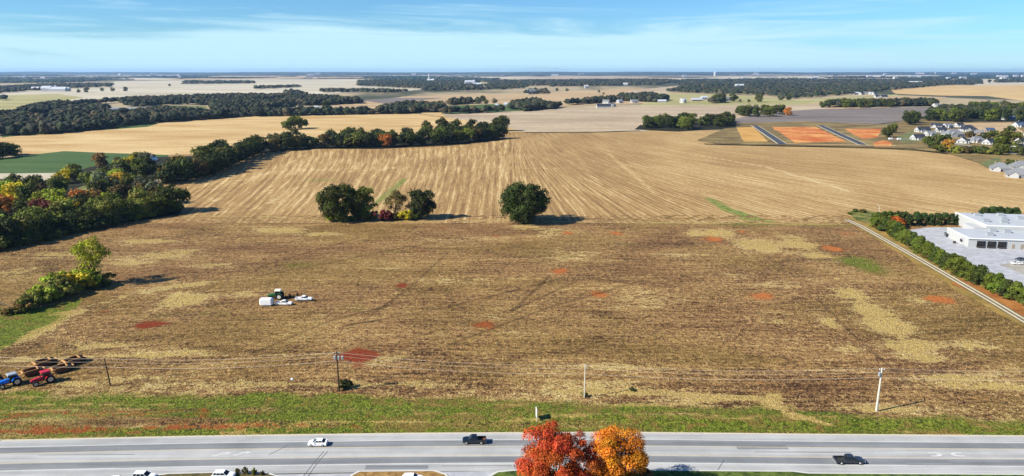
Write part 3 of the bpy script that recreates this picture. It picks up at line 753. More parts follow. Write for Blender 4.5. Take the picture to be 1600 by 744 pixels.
C = {'dark': '#454c1b', 'deep': '#363e19', 'green': '#5a6020', 'olive': '#6e6e2a', 'yellow': '#b8a424', 'lime': '#8c962a', 'brown': '#7a5a30', 'red': '#6b352a', 'orange': '#a8662a', 'gold': '#bd9430', 'grey': '#64664a', 'bronze': '#5e5228'}
CN = {'dark': 'dark green', 'deep': 'very dark green', 'green': 'green', 'olive': 'olive green', 'yellow': 'yellow', 'lime': 'yellow-green', 'brown': 'brown', 'red': 'dull red', 'orange': 'orange-brown', 'gold': 'golden', 'grey': 'grey-green', 'bronze': 'bronze-green'}
NTREE = [0]; LEAFK = 1.15
ORD = 'first second third fourth fifth sixth seventh eighth ninth tenth eleventh twelfth thirteenth fourteenth fifteenth sixteenth seventeenth eighteenth nineteenth twentieth twenty-first twenty-second twenty-third twenty-fourth twenty-fifth twenty-sixth twenty-seventh twenty-eighth twenty-ninth thirtieth thirty-first thirty-second thirty-third thirty-fourth'.split()
def tree(kind, x, y, h, color, label, group=None, name=None, rz=None, wide=1.0, z=.05, cat='tree', v=None):
    k = K[kind]; cm, tm = k.var[R.randrange(len(k.var)) if v is None else v]; s = h / k.h
    e = empty(name or {'cedar': 'evergreen_tree', 'shrub': 'shrub', 'oak': 'oak_tree', 'oak_pair': 'oak_tree', 'maple': 'maple_tree', 'maple_b': 'maple_tree'}.get(kind, 'tree'), (x, y, z), R.uniform(0, 6.28) if rz is None else rz)
    tag(e, label, cat, group)
    rgb = tuple(min(1, q_ * LEAFK) for q_ in lin(C.get(color, color))) + (1,)
    o = place('crown', cm, e, sc=(s * wide, s * wide, s)); o.color = rgb
    o = place('trunk', tm, e, sc=(s * wide, s * wide, s))
    NTREE[0] += cat == 'tree'
    return e

def scatter(poly, n, mind, excl=(), seed=0, front=None):
    """spread n points over a wood, keeping them apart"""
    P = W(poly); xs = [p[0] for p in P]; ys = [p[1] for p in P]; g = random.Random(seed); out = []
    for tries in range(n * 60):
        if len(out) >= n: break
        x, y = g.uniform(min(xs), max(xs)), g.uniform(min(ys), max(ys))
        if not inpoly(x, y, P): continue
        if any(inpoly(x, y, q) for q in excl): continue
        if all((x - a) ** 2 + (y - b) ** 2 > mind ** 2 for a, b in out): out.append((x, y))
    return out

def wood(poly, n, mind, kinds, cols, hr, place_txt, excl=(), seed=0):
    pts = scatter(poly, n, mind, excl, seed); xs = sorted(p[0] / p[1] for p in pts)
    for x, y in pts:
        c = R.choices([a for a, _ in cols], [b for _, b in cols])[0]
        k = xs.index(x / y) / max(1, len(xs) - 1)
        near = sorted((q[1] for q in pts if abs(q[0] / q[1] - x / y) < .03)); f = near.index(y) < max(1, len(near) / 2)
        part = ('left end of', 'left part of', 'middle of', 'right part of', 'right end of')[min(4, int(k * 5))]
        lab = f'{CN[c]} tree {"front" if f else "back"}, {part} {place_txt}'
        tree(R.choice(kinds), x, y, R.uniform(*hr), c, lab, lab.replace(' tree ', ' trees ', 1))

# hero trees standing in the fields
x, y = G(820, 347); tree('oak', x, y, 22.5, 'deep', 'large solitary dark green oak on the boundary between the two fields', rz=1.0, wide=.98)
x, y = G(528, 345); tree('oak_pair', x, y, 21.0, 'dark', 'tall rounded dark oak, leftmost of the clump in mid field', rz=2.1, v=0)
x, y = G(560, 343); tree('oak_pair', x + 1, y + 3, 18.5, 'green', 'dark green oak leaning against the tallest one of the mid-field clump', rz=0.3, v=1)
x, y = G(658, 342); tree('oak_pair', x, y, 17.5, 'deep', 'round dark oak at the right end of the mid-field clump', rz=4.0, v=1, wide=.9)
x, y = G(618, 342); tree('sparse', x, y, 17.0, 'bronze', 'thin half-bare olive-brown tree between the oaks in mid field', rz=1.2, v=0)
for px, py, h, c, lab in [(518, 346, 4.6, 'lime', 'yellow-green shrub under the leftmost mid-field oak'), (535, 347, 4.5, 'green', 'green shrub at the foot of the mid-field oaks'),
                          (555, 346, 4.2, 'dark', 'dark shrub under the middle of the oak clump'), (578, 345, 5.2, 'green', 'green shrub right of the oak pair'),
                          (598, 345, 6.2, 'red', 'dark red shrub between the mid-field oaks'), (607, 345, 5.0, 'red', 'smaller dull red shrub beside the dark red one'),
                          (622, 344, 4.5, 'bronze', 'brownish shrub under the half-bare tree'), (634, 344, 5.6, 'yellow', 'bright yellow shrub left of the round dark oak'), (650, 343, 4.0, 'dark', 'dark shrub under the round oak at the clump end')]:
    x, y = G(px, py); tree('shrub', x, y, h, c, lab, cat='shrub')
x, y = G(783, 205); tree('wide', x, y, 22, 'dark', 'single round tree standing just past the end of the long tree line', v=1)
for px, py, h, lab in [(450, 203, 17, 'left tree of the lone dark clump in the golden far field'), (462, 202, 20, 'tallest middle tree of the lone clump in the golden far field'), (472, 201, 16, 'right tree of the lone clump in the golden far field')]:
    x, y = G(px, py); tree('wide', x, y, h, 'green', lab)

# left foreground: sparse tree over a thicket
x, y = G(150, 444); tree('sparse', x, y, 20.5, '#9da42c', 'tall open yellow-green tree with visible limbs above the left thicket', rz=.5, v=1, wide=.85)
for i, (px, py, h) in enumerate([(160, 447, 5), (146, 447, 5.5), (132, 450, 6.5), (120, 447, 6.5), (118, 455, 7), (104, 459, 7), (100, 450, 6.5), (92, 464, 6.5), (84, 458, 6), (80, 468, 6), (68, 474, 5.5), (66, 464, 4.5), (56, 479, 5), (46, 484, 4.5), (36, 487, 4), (24, 490, 2.6), (10, 492, 2.2)]):
    c = ['dark', 'olive', 'lime', 'lime', 'yellow', 'olive', 'lime', 'olive', 'lime', 'olive', 'lime', 'lime', 'olive', 'olive', 'brown', 'olive', 'brown'][i]
    x, y = G(px, py); tree('shrub', x, y, h, c, f'{CN[c]} bush in the thicket, {ORD[i]} going down from the tall open tree', 'bushes of the left thicket', cat='shrub', wide=1.2)
x, y = G(6, 480); MB().tube([(-7, 2, .9), (-2, 1, 1.6), (4, -1.5, .5)], [.28, .22, .1], 7).obj('fallen_trunk', M['bark'], loc=(x, y, 0))
tag(bpy.data.objects['fallen_trunk'], 'dark fallen trunk lying at the left picture edge by the thicket', 'log')

# evergreen screen beside the gravel lane
def along(path, n):
    P = W(path); L = [0]
    for a, b in zip(P[:-1], P[1:]): L.append(L[-1] + math.hypot(b[0] - a[0], b[1] - a[1]))
    out = []
    for i in range(n):
        d = L[-1] * i / (n - 1); j = max(k for k in range(len(P) - 1) if L[k] <= d + 1e-6); t = (d - L[j]) / (L[j + 1] - L[j])
        out.append((P[j][0] + (P[j + 1][0] - P[j][0]) * t, P[j][1] + (P[j + 1][1] - P[j][1]) * t))
    return out
# mixed wood at the left edge
AUT = [('dark', 30), ('deep', 16), ('green', 20), ('olive', 12), ('lime', 8), ('bronze', 8), ('grey', 4)]
txt = 'the autumn wood at the left edge'
wood([(-130, 400), (0, 386), (60, 373), (150, 352), (270, 332), (278, 322), (200, 300), (165, 300), (120, 306), (60, 300), (-20, 296), (-130, 300)], 46, 10.5, ['mid', 'wide', 'tall'], AUT, (11, 16), txt, seed=3)
front = [(-20, 389), (15, 383), (45, 376), (75, 370), (105, 364), (135, 357), (165, 351), (195, 345), (222, 341), (248, 337)]
for i, (px, py) in enumerate(front):
    c = ['dark', 'deep', 'green', 'dark', 'deep', 'dark', 'olive', 'green', 'olive', 'green'][i]; o_ = ORD[i]
    x, y = G(px, py); tree('mid', x, y, R.uniform(11, 14), c, f'{CN[c]} tree, {o_} from the left along the front edge of the left wood', 'trees along the front edge of the left wood')
for i, (px, py) in enumerate([(-30, 395), (-5, 391), (12, 388), (30, 384), (50, 380), (68, 376), (88, 372), (108, 367), (128, 362), (150, 357), (170, 353), (192, 348), (214, 344), (236, 340), (256, 336)]):
    x, y = G(px, py); tree('shrub', x, y, R.uniform(4, 6.5), R.choice(['deep', 'dark', 'green']), f'dark understorey bush, {ORD[i]} from the left below the front edge of the wood', 'understorey along the left wood', cat='shrub', wide=1.3)
x, y = G(270, 332); tree('wide', x, y, 17, 'dark', 'round dark tree at the right corner of the left wood', v=2)
for px, py, h, c, lab in [(72, 352, 15, 'red', 'dull red tree in the middle of the left wood'), (88, 340, 13, 'lime', 'yellow-green tree behind the dull red tree'), (108, 345, 12, 'yellow', 'yellow tree right of the dull red tree'),
                          (128, 330, 13, 'orange', 'orange-brown tree near the wood clearing'), (150, 330, 13, 'brown', 'rusty brown tree right of the orange-brown one'), (170, 328, 11, 'lime', 'small bright lime tree inside the left wood'),
                          (180, 345, 9, 'gold', 'pale yellow bushy tree low in the left wood'), (10, 320, 15, 'lime', 'yellow-lime tree high at the left picture edge'), (26, 322, 15, 'yellow', 'bright yellow tree near the left picture edge'),
                          (4, 340, 14, 'orange', 'amber tree at the very left picture edge'), (165, 306, 17, 'grey', 'large grey-olive round tree beyond the wood clearing'), (185, 303, 15, 'gold', 'golden tree beside the large grey-olive tree'),
                          (8, 375, 12, 'lime', 'lime bushy tree at lower left corner of the wood'), (100, 288, 12, 'yellow', 'bright yellow tree beside the pale strip'), (118, 284, 14, 'olive', 'olive tree by the green pasture edge'),
                          (205, 266, 12, 'yellow', 'yellow tree near the white hoop barn'), (280, 270, 14, 'yellow', 'yellow-topped tree at the near end of the long tree line'), (260, 284, 12, 'gold', 'golden small tree beside the parked white vehicles'),
                          (160, 262, 13, 'brown', 'brown tree behind the yard with the hoop barn'), (228, 310, 12, 'brown', 'dark brown tree by the field corner behind the wood')]:
    x, y = G(px, py); tree('mid', x, y, h, c, lab)
wood([(110, 290), (150, 272), (230, 262), (250, 285), (235, 312), (175, 300)], 17, 11, ['mid', 'wide'], AUT, (11, 15), 'the trees between left wood and farmyard', seed=5)
wood([(-40, 245), (30, 240), (24, 247), (-40, 252)], 8, 9, ['mid'], [('dark', 1)], (12, 15), 'the small clump by the green pasture', seed=6)
# long tree line
LINE = [('dark', 34), ('deep', 46), ('green', 10), ('bronze', 8), ('olive', 4)]
txt = 'the long tree line behind the field'
wood([(245, 290), (335, 270), (400, 238), (470, 231), (590, 231), (700, 226), (784, 217), (768, 209), (700, 207), (600, 216), (520, 222), (470, 226), (400, 231), (320, 256), (240, 280)], 36, 13, ['mid', 'wide', 'wide'], LINE, (15, 20), txt, seed=8)
for i, (x, y) in enumerate(along([(262, 288), (300, 281), (335, 270), (370, 254), (402, 240), (470, 233), (590, 231), (700, 226), (782, 217)], 34)):
    c = R.choices([a for a, _ in LINE], [b for _, b in LINE])[0]
    tree(R.choice(['mid', 'wide']), x, y + 4, R.uniform(14.5, 19), c, f'{CN[c]} tree, {ORD[i]} from left, near edge of the long tree line', 'front row of the long tree line', wide=1.12)
for px, h in [(668, 20), (690, 24), (712, 22), (738, 22), (756, 18)]:
    x, y = G(px, 212); tree('tall', x, y, h, 'dark', f'tall round-headed tree, {ORD[int((px - 660) / 24)]} from the left among those topping the long tree line', 'tallest trees of the long tree line')
x, y = G(602, 231); tree('mid', x, y, 15, 'orange', 'orange-tinged tree halfway along the long tree line')
# grove and neighbours
wood([(994, 203), (1060, 205), (1140, 199), (1146, 190), (1060, 193), (1000, 197)], 32, 10.5, ['mid', 'wide'], [('dark', 4), ('deep', 4), ('green', 3), ('bronze', 1)], (14, 19), 'the dense oval grove', seed=12)
wood([(1152, 184), (1225, 182), (1222, 177), (1155, 178)], 14, 14, ['mid', 'wide'], [('dark', 3), ('green', 2)], (15, 20), 'the small grove behind the oval one', seed=13)
x, y = G(1231, 181); tree('mid', x, y, 16, 'orange', 'orange-brown round tree beside the grey ploughed field')
x, y = G(1220, 157); tree('wide', x, y, 18, 'grey', 'pale grey-green round tree in the far gold field'); x, y = G(1232, 157); tree('mid', x, y, 16, 'dark', 'dark round tree next to the pale one in the far field')
wood([(1278, 170), (1380, 169), (1460, 167), (1460, 162), (1380, 164), (1290, 167)], 24, 22, ['mid', 'wide'], [('dark', 3), ('green', 2), ('bronze', 1)], (15, 22), 'the hedgerow behind the ploughed field', seed=14)
wood([(1385, 207), (1440, 194), (1600, 194), (1640, 176), (1480, 172), (1430, 186), (1400, 196)], 40, 16, ['mid', 'wide', 'tall'], [('dark', 3), ('deep', 3), ('green', 2), ('grey', 1)], (18, 25), 'the wood behind the housing estate', seed=15)
for px, py, h, c, lab in [(1458, 232, 16, 'dark', 'dark tree left of the golden one by the housing estate'), (1480, 235, 12, 'gold', 'golden autumn tree in front of the estate houses'), (1468, 238, 8, 'green', 'low green tree at the estate hedge'),
                          (1492, 240, 8, 'olive', 'small olive tree right of the golden tree'), (1572, 240, 24, 'green', 'large green tree standing among the estate houses'), (1560, 243, 12, 'green', 'green tree left of the large estate tree'),
                          (1450, 224, 8, 'green', 'garden tree between the corner houses of the estate'), (1476, 222, 9, 'dark', 'garden tree in front of the large pale house'), (1515, 215, 8, 'bronze', 'garden tree right of the large pale house'), (1538, 219, 9, 'dark', 'garden tree by the brick house'), (1552, 214, 8, 'green', 'garden tree above the large estate tree'), (1578, 207, 9, 'dark', 'garden tree left of the blue-grey roofed house'), (1580, 262, 7, 'dark', 'garden tree behind the grey field-corner houses'),
                          (1386, 215, 13, 'dark', 'dark tree at the edge of the graded clay'), (1394, 208, 14, 'green', 'green tree between graded clay and estate'), (1520, 240, 8, 'dark', 'dark low tree in the middle of the estate hedge'),
                          (1535, 241, 8, 'dark', 'dark low tree behind the grassy corner of the estate'), (1548, 242, 7, 'olive', 'olive low tree at the right of the estate hedge'), (1506, 240, 8, 'bronze', 'bronze low tree in the estate hedge'), (1595, 243, 9, 'dark', 'dark low tree at the right picture edge of the estate')]:
    x, y = G(px, py); tree('mid' if h > 9 else 'shrub', x, y, h, c, lab, name='tree', wide=1.0 if h > 9 else 1.1)

for i, (x, y) in enumerate(along([(1366, 353), (1400, 371), (1440, 397), (1482, 421), (1530, 445), (1580, 468), (1640, 492)], 30)):
    c = R.choice(['green', 'olive', 'dark', 'green'])
    tree('cedar', x + R.uniform(-.4, .4), y, R.uniform(6.6, 8.2), '#56601f' if c != 'dark' else '#404b1e', f'bushy evergreen, {ORD[i]} from the far end of the row beside the gravel lane', 'evergreens screening the warehouse yard', wide=R.uniform(.95, 1.15))
for i, (x, y) in enumerate(along([(1420, 352), (1480, 351.5), (1530, 351.5)], 11)):
    tree('cedar', x, y, R.uniform(6, 7.5), '#3a4a22', f'evergreen, {ORD[i]} from the left in the row behind the yard', 'evergreens along the back of the yard', wide=1.1)
for px, lab in [(1497, 'single evergreen standing left of the reddish bush behind the yard')]: pass
for px, h, lab in [(1536, 8, 'evergreen behind the left end of the tall warehouse block'), (1548, 8.5, 'bigger evergreen behind the warehouse roof'), (1560, 8.5, 'evergreen third from left behind the warehouse roof'), (1572, 8, 'evergreen fourth from left behind the warehouse roof'), (1584, 8, 'evergreen at the right end behind the warehouse')]:
    x, y = G(px, 346); tree('cedar', x, y, h, '#3a4a22', lab, wide=1.2)
x, y = G(1399, 356); tree('shrub', x, y, 6.0, 'orange', 'rusty orange bush at the corner of the evergreen rows', cat='shrub', wide=1.1).children[0].color = lin('#a4551f') + (1,)
for px, py, h, c, lab in [(1376, 352, 7, 'dark', 'dark bush at the head of the evergreen row'), (1388, 350, 7, 'dark', 'dark bush left of the rusty orange one'), (1412, 352, 7.5, 'deep', 'dark bush right of the rusty orange one'), (1336, 332, 2.2, 'dark', 'low dark scrub in the weedy field corner'), (1348, 333, 2.4, 'bronze', 'low bronze scrub in the weedy field corner'), (1328, 336, 1.6, 'green', 'low green scrub at the left of the weedy corner'),
                          (540, 607, 2.3, 'deep', 'small dark bush at the foot of the transformer pole'), (988, 611, 1.0, 'deep', 'tiny dark bush alone at the field edge'), (913, 620, 1.2, 'olive', 'low weeds round the foot of the thin pale pole'),
                          (372, 741, 1.3, 'bronze', 'left dry shrub on the narrow parking island'), (384, 741, 1.6, 'bronze', 'spindly middle shrub on the narrow parking island'), (397, 742, 1.4, 'olive', 'right shrub on the narrow parking island'), (410, 743, 1.0, 'bronze', 'lowest shrub on the narrow parking island')]:
    x, y = G(px, py); tree('shrub', x, y, h, c, lab, cat='shrub', wide=.55 if py > 700 else 1.0)

# the two autumn maples beside the road
x, y = G(868, 783); tree('maple', x, y, 15.8, '#ad4222', 'big orange-red maple in the foreground beside the road', rz=.4, v=0, wide=.93)
x, y = G(960, 775); tree('maple_b', x, y, 15.6, '#bb6a1e', 'golden-orange maple right of the red one beside the road', rz=2.0, v=0)
x, y = G(1003, 790); tree('shrub', x, y, 5.5, 'brown', 'brown leafy bush at the right foot of the golden maple', cat='shrub', wide=1.3)

# far woods: too many trees to count, joined into masses
def canopy(name, polys, spacing, hh, seed, tones=('#20291a', '#2f361f', '#453f2c', '#262e20', '#3a3a2c', '#2b3022'), excl=(), grow=.0):
    g = np.random.default_rng(seed); pts = []
    E = [W(e) for e in excl]
    for poly in polys:
        P = W(poly); ys = [p[1] for p in P]; y0, y1 = min(ys), min(max(ys), 24000)
        y = y0
        while y < y1:
            sp = max(spacing, grow * y); dy = sp * (1.0 if grow == 0 else 2.2)
            xsr = [p[0] for p in P]; x0, x1 = min(xsr), max(xsr); lim = y * .86 + 60
            x0, x1 = max(x0, -lim), min(x1, lim)
            if x1 > x0:
                xs = np.arange(x0, x1, sp) + g.uniform(-.4, .4, max(0, len(np.arange(x0, x1, sp)))) * sp
                yy = y + g.uniform(-.45, .45, len(xs)) * dy
                ok = inpoly(xs, yy, P)
                if name == 'distant_wood': ok &= fbm(xs * .009 + 3 * seed, yy * .0045 + seed, 3) > .37
                for e in E: ok &= ~inpoly(xs, yy, e)
                pts.append(np.stack([xs[ok], yy[ok], np.full(ok.sum(), sp)], -1))
            y += dy
    if not pts: return
    pts = np.concatenate(pts); n = len(pts)
    # template: lumpy dome built from a jittered icosphere
    import bmesh
    bm = bmesh.new(); bmesh.ops.create_icosphere(bm, subdivisions=2 if spacing < 15 else 1, radius=1.0)
    tv = np.array([v.co[:] for v in bm.verts]); tf = np.array([[v.index for v in f.verts] for f in bm.faces]); bm.free()
    keep = tv[tf].mean(1)[:, 2] > -.55; tf = tf[keep]
    nv = len(tv)
    sx = pts[:, 2] * g.uniform(.42, .95, n); h = g.uniform(hh[0], hh[1], n)
    jit = g.uniform(.58, 1.22, (n, nv, 1)); T = tv[None] * jit
    V = np.empty((n, nv, 3))
    V[:, :, 0] = pts[:, 0, None] + T[:, :, 0] * sx[:, None]; V[:, :, 1] = pts[:, 1, None] + T[:, :, 1] * np.minimum(sx, 14)[:, None]
    V[:, :, 2] = (T[:, :, 2] * .5 + .5) * h[:, None]
    Fq = (tf[None] + np.arange(n)[:, None, None] * nv).reshape(-1, 3)
    tl = np.array([lin(t) for t in tones]); col = tl[g.integers(0, len(tl), n)] * g.uniform(.7, 1.3, (n, 1))
    c = np.repeat(col[:, None], nv, 1) * g.uniform(.75, 1.25, (n, nv, 1))
    V, c = V.reshape(-1, 3), c.reshape(-1, 3)
    # leafy flecks on the nearer masses
    tag(place(name, np_mesh(name, V, Fq, M['canopy'], c)), kind='stuff')
    if spacing < 15:
        m = 30; d = g.normal(size=(n, m, 3)); d /= np.linalg.norm(d, axis=2)[..., None]; d[..., 2] = np.abs(d[..., 2]) * .9 - .1
        cpos = np.stack([pts[:, 0, None] + d[..., 0] * sx[:, None] * 1.05, pts[:, 1, None] + d[..., 1] * np.minimum(sx, 14)[:, None] * 1.05, (d[..., 2] * .53 + .5) * h[:, None]], -1).reshape(-1, 3)
        k = len(cpos); nn = d.reshape(-1, 3) + g.normal(size=(k, 3)) * .8; nn /= np.linalg.norm(nn, axis=1)[:, None]
        a = np.cross(nn, g.normal(size=(k, 3))); a /= np.linalg.norm(a, axis=1)[:, None]; b = np.cross(nn, a); s = g.uniform(.9, 2.6, (k, 1))
        V2 = np.stack([cpos + a * s, cpos - a * s * .6 + b * s, cpos - a * s * .6 - b * s], 1).reshape(-1, 3)
        c2 = np.repeat(np.repeat(col, m, 0) * g.uniform(.55, 2.0, (k, 1)), 3, 0)
        tag(place(name.replace('wood', 'foliage') if 'wood' in name else 'hedge_foliage', np_mesh('wood_foliage', V2, np.arange(k * 3).reshape(-1, 3), M['canopy'], c2)), kind='stuff')

canopy('distant_wood', [[(1440, 186), (1475, 176), (1640, 178), (1640, 186)], [(1290, 168.5), (1460, 166), (1460, 163.5), (1300, 166)]], 11, (14, 21), 9)
clear = [[(166, 182), (170, 168), (232, 168), (238, 172), (205, 181)], [(222, 171), (250, 163), (330, 165), (330, 174), (250, 173)], [(58, 190), (60, 186), (120, 186), (122, 190), (90, 192)], [(270, 176), (280, 168), (330, 172), (340, 180), (300, 181)], [(400, 160), (440, 156), (452, 158), (420, 163)], [(110, 183), (150, 188), (150, 193)], [(-40, 192), (20, 188), (20, 194)]]
canopy('distant_wood', [[(-60, 214), (-60, 186), (20, 182), (40, 176), (60, 168), (140, 163), (220, 158), (330, 153), (420, 152), (480, 153), (520, 156), (560, 159), (566, 162), (470, 166), (440, 173), (410, 181), (300, 189), (230, 194), (150, 204), (60, 212)]], 11, (9, 18), 1, excl=clear)
canopy('distant_wood', [[(400, 180), (450, 178), (600, 177), (590, 179), (400, 183)], [(588, 179), (600, 171), (640, 166), (690, 168), (700, 177), (690, 178)],
                        [(690, 178), (830, 172), (860, 166), (856, 170), (830, 174), (700, 179)], [(796, 174), (800, 165), (835, 160), (866, 168), (875, 167), (866, 171)]], 11, (8, 18), 2)
canopy('distant_wood', [[(965, 158), (970, 152), (1020, 150), (1042, 157), (1030, 160)], [(880, 164), (960, 157), (960, 160), (882, 165)], [(700, 162), (760, 158), (760, 161), (702, 165)], [(1110, 160), (1132, 159), (1132, 161), (1110, 162)]], 12, (10, 19), 3)
canopy('far_wood', [[(1040, 144), (1200, 150), (1240, 155), (1330, 148), (1400, 141), (1460, 135), (1500, 132), (1480, 124), (1300, 121), (1100, 123), (1040, 128), (1075, 136)],
                    [(560, 135), (650, 139), (820, 139), (800, 128), (560, 127)], [(760, 138), (1030, 133), (1060, 127), (1040, 124), (760, 127)], [(820, 148), (860, 147), (850, 142), (826, 143)],
                    [(1480, 133), (1535, 132), (1530, 125), (1490, 126)], [(1555, 130), (1610, 129), (1610, 125), (1555, 126)]], 17, (11, 19), 4, excl=FARP + [[(1080, 136), (1170, 135), (1180, 138), (1090, 139)], [(1240, 130), (1330, 128), (1330, 130), (1250, 132)], [(740, 133), (752, 128), (765, 130), (765, 136)], [(826, 139), (860, 138), (858, 134), (822, 135)]], grow=.0052)
canopy('far_wood', [[(-20, 148), (100, 139), (174, 136), (176, 132), (60, 133), (-20, 139)], [(286, 132), (396, 131), (396, 127.5), (290, 127.5)], [(0, 158), (16, 157), (16, 155), (0, 154)],
                    [(460, 153), (480, 149), (455, 143), (440, 146)], [(400, 140), (470, 137), (470, 135), (400, 137)], [(500, 145), (600, 146), (640, 144), (600, 142), (500, 142)], [(660, 143), (800, 140), (800, 139), (660, 141)]], 17, (10, 17), 5, grow=.0052)
canopy('horizon_wood', [[(-200, 130), (100, 130), (180, 125.5), (400, 122.5), (600, 124), (560, 127), (770, 127.5), (790, 118.8), (1000, 118.6), (1200, 118), (1300, 118.6), (1340, 121), (1480, 124), (1700, 124), (1800, 115.2), (-200, 115.2)]], 30, (8, 17), 6, tones=('#2c3a2c', '#3a4534', '#24302a'), grow=.0068,
       excl=[[(780, 127), (1250, 119.5), (1330, 119), (1320, 123), (1050, 124.5)], [(90, 117.5), (150, 117.2), (150, 118.2), (90, 118.6)], [(1380, 119.5), (1470, 118.5), (1470, 120), (1380, 121)]] + FARP)
# isolated far field trees, each its own thing
for px, py, h, lab in [(755, 159, 17, 'round tree alone in the tan field above the green pasture'), (720, 163, 14, 'tree by the small white shed left of the pasture'), (748, 163, 17, 'tree at the top edge of the green pasture'), (760, 163, 13, 'small tree right of the pasture shed'),
                       (773, 162, 15, 'tree left of the long white barn'), (594, 143.5, 16, 'dark tree at the end of the far hedge'), (870, 143, 15, 'small round tree left of centre in the tan field'), (886, 143, 15, 'small round tree near the far white house'),
                       (936, 145, 11, 'left scrubby tree on the far field knoll'), (943, 148, 9, 'right scrubby tree on the far field knoll'), (265, 135, 15, 'low tree clump in the pale far field'), (135, 145, 22, 'brownish tree right of the white farm'), (123, 145, 15, 'small tree beside the white farm'),
                       (1118, 160, 22, 'tree left of the white gable far right of centre'), (1127, 160, 24, 'taller tree beside the far white gable'), (1146, 159, 24, 'rounded tree right of the far white gable'), (1186, 160, 24, 'pale tree at the end of the far hedge'), (1546, 130, 26, 'lone dark tree in the far gold field'),
                       (160, 143, 16, 'tree left in the pale far field'), (176, 143, 18, 'darker tree in the pale far field'), (196, 143, 20, 'tree in front of the far white house'), (1156, 160, 9, 'low tree on the pale meadow'), (1170, 160, 9, 'second low tree on the pale meadow'), (510, 171, 18, 'tree right of the white hoop house'), (470, 172, 14, 'tree left of the white hoop house')]:
    x, y = G(px, py); tree('mid', x, y, h, R.choice(['dark', 'grey', 'green']), lab)

# ------------------------------------------------------------ grass and straw with real height
def tufts(name, pts, h, cols, seed, wd=.5):
    g = np.random.default_rng(seed); n = len(pts)
    a = g.uniform(0, 6.283, n); hh = h * g.uniform(.5, 1.3, n); w = wd * g.uniform(.6, 1.4, n)
    dx, dy = np.cos(a) * w, np.sin(a) * w; lx, ly = g.uniform(-.35, .35, (2, n)) * wd
    x, y, z = pts[:, 0], pts[:, 1], pts[:, 2]
    V = np.stack([np.stack([x - dx, y - dy, z - .05], -1), np.stack([x + dx, y + dy, z - .05], -1), np.stack([x + lx, y + ly, z + hh], -1), np.stack([x + lx - dy, y + ly + dx, z - .05], -1)], 1).reshape(-1, 3)
    b = np.arange(n)[:, None] * 4; Fq = np.concatenate([b + np.array([0, 1, 2]), b + np.array([1, 3, 2]), b + np.array([3, 0, 2])])
    c = np.repeat(cols, 4, 0)
    return tag(place(name, np_mesh(name, V, Fq, M['tuft'], c)), kind='stuff')
X, Y, mk, vg = LOWER
g = np.random.default_rng(5)
Zl = Z_l = None
lowz = np.empty(len(X) * 3, np.float32); bpy.data.meshes['lower_field'].vertices.foreach_get('co', lowz); lowz = lowz.reshape(-1, 3)[:, 2]
inview = (np.abs(X) < .8 * (Y + 40)) & (Y < 408)
ig = np.where((vg > .5) & (Y > roadtop(X) + .6) & (np.abs(X) < 175))[0]
sel = g.choice(ig, 15000); P = np.stack([X[sel] + g.uniform(-.8, .8, len(sel)), Y[sel] + g.uniform(-.8, .8, len(sel)), lowz[sel]], -1)
ca, cb, cc = np.array(gl('#35450f')), np.array(gl('#7e8c30')), np.array(gl('#a08a50'))
t = g.random((len(sel), 1)); col = ca * (1 - t) + cb * t; dry = g.random(len(sel)) < np.clip(.75 - .75 * mk[sel, 1] + mk[sel, 0] * .5, .05, .95); col[dry] = cc * g.uniform(.5, 1.1, (dry.sum(), 1))
rdsel = (mk[sel, 2] > .35) | (g.random(len(sel)) < .35)
tufts('verge_grass', P[~rdsel], .17, col[~rdsel], 1, .24)
ifl = np.where((vg < .5) & inview & (mk[:, 1] < 1.2))[0]
wts = .22 + .55 * np.clip(mk[ifl, 0], 0, 1); wts /= wts.sum()
sel = g.choice(ifl, 70000, p=wts); P = np.stack([X[sel] + g.uniform(-.8, .8, len(sel)), Y[sel] + g.uniform(-.8, .8, len(sel)), lowz[sel]], -1)
t = g.random((len(sel), 1)) ** 1.6; col = np.array(gl('#5e4630')) * (1 - t) + np.array(gl('#dcc08a')) * t
lk = inpoly(P[:, 0], P[:, 1], W(HEDGE + [(1900, 505), (1900, 330), (1362, 330)])) | (mk[sel, 2] > .6)
tufts('cut_stubble', P[~lk], .20, col[~lk], 2, .24)

# ------------------------------------------------------------ vehicles
def wheels(root, xs, hw, r, w=.24, rim='rim', zc=None):
    for x in xs:
        for s in (-1, 1):
            m = MB(); y = s * hw; m.tube([(x, y - w / 2, r), (x, y - w / 2 + .04, r), (x, y + w / 2 - .04, r), (x, y + w / 2, r)], [r * .86, r, r, r * .86], 14)
            wh = m.obj('wheel', M['tyre'], root)
            m = MB(); m.tube([(x, y + s * (w / 2 - .02), r), (x, y + s * (w / 2 + .025), r)], [r * .62, r * .55], 12); m.obj('rim', M[rim], wh)
def sec(x, hw, z0, z1, ins=.12, mid=.55):
    zm = z0 + (z1 - z0) * mid
    return [(x, -hw * .96, z0), (x, -hw, zm), (x, -hw + ins, z1), (x, hw - ins, z1), (x, hw, zm), (x, hw * .96, z0)]
def lights(root, xf, xr, hw, z):
    for s in (-1, 1):
        MB().box(xf - .12, xf + .02, s * hw * .72 - .18, s * hw * .72 + .18, z - .09, z + .09).obj('headlight', M['lamp_white'], root)
        MB().box(xr - .02, xr + .1, s * hw * .82 - .1, s * hw * .82 + .1, z - .05, z + .2).obj('tail_light', M['lamp_red'], root)
def mirrors(root, x, hw, z, m):
    for s in (-1, 1): MB().box(x - .1, x + .1, s * (hw + .1) - .1, s * (hw + .1) + .1, z - .08, z + .1).obj('mirror', M[m], root)
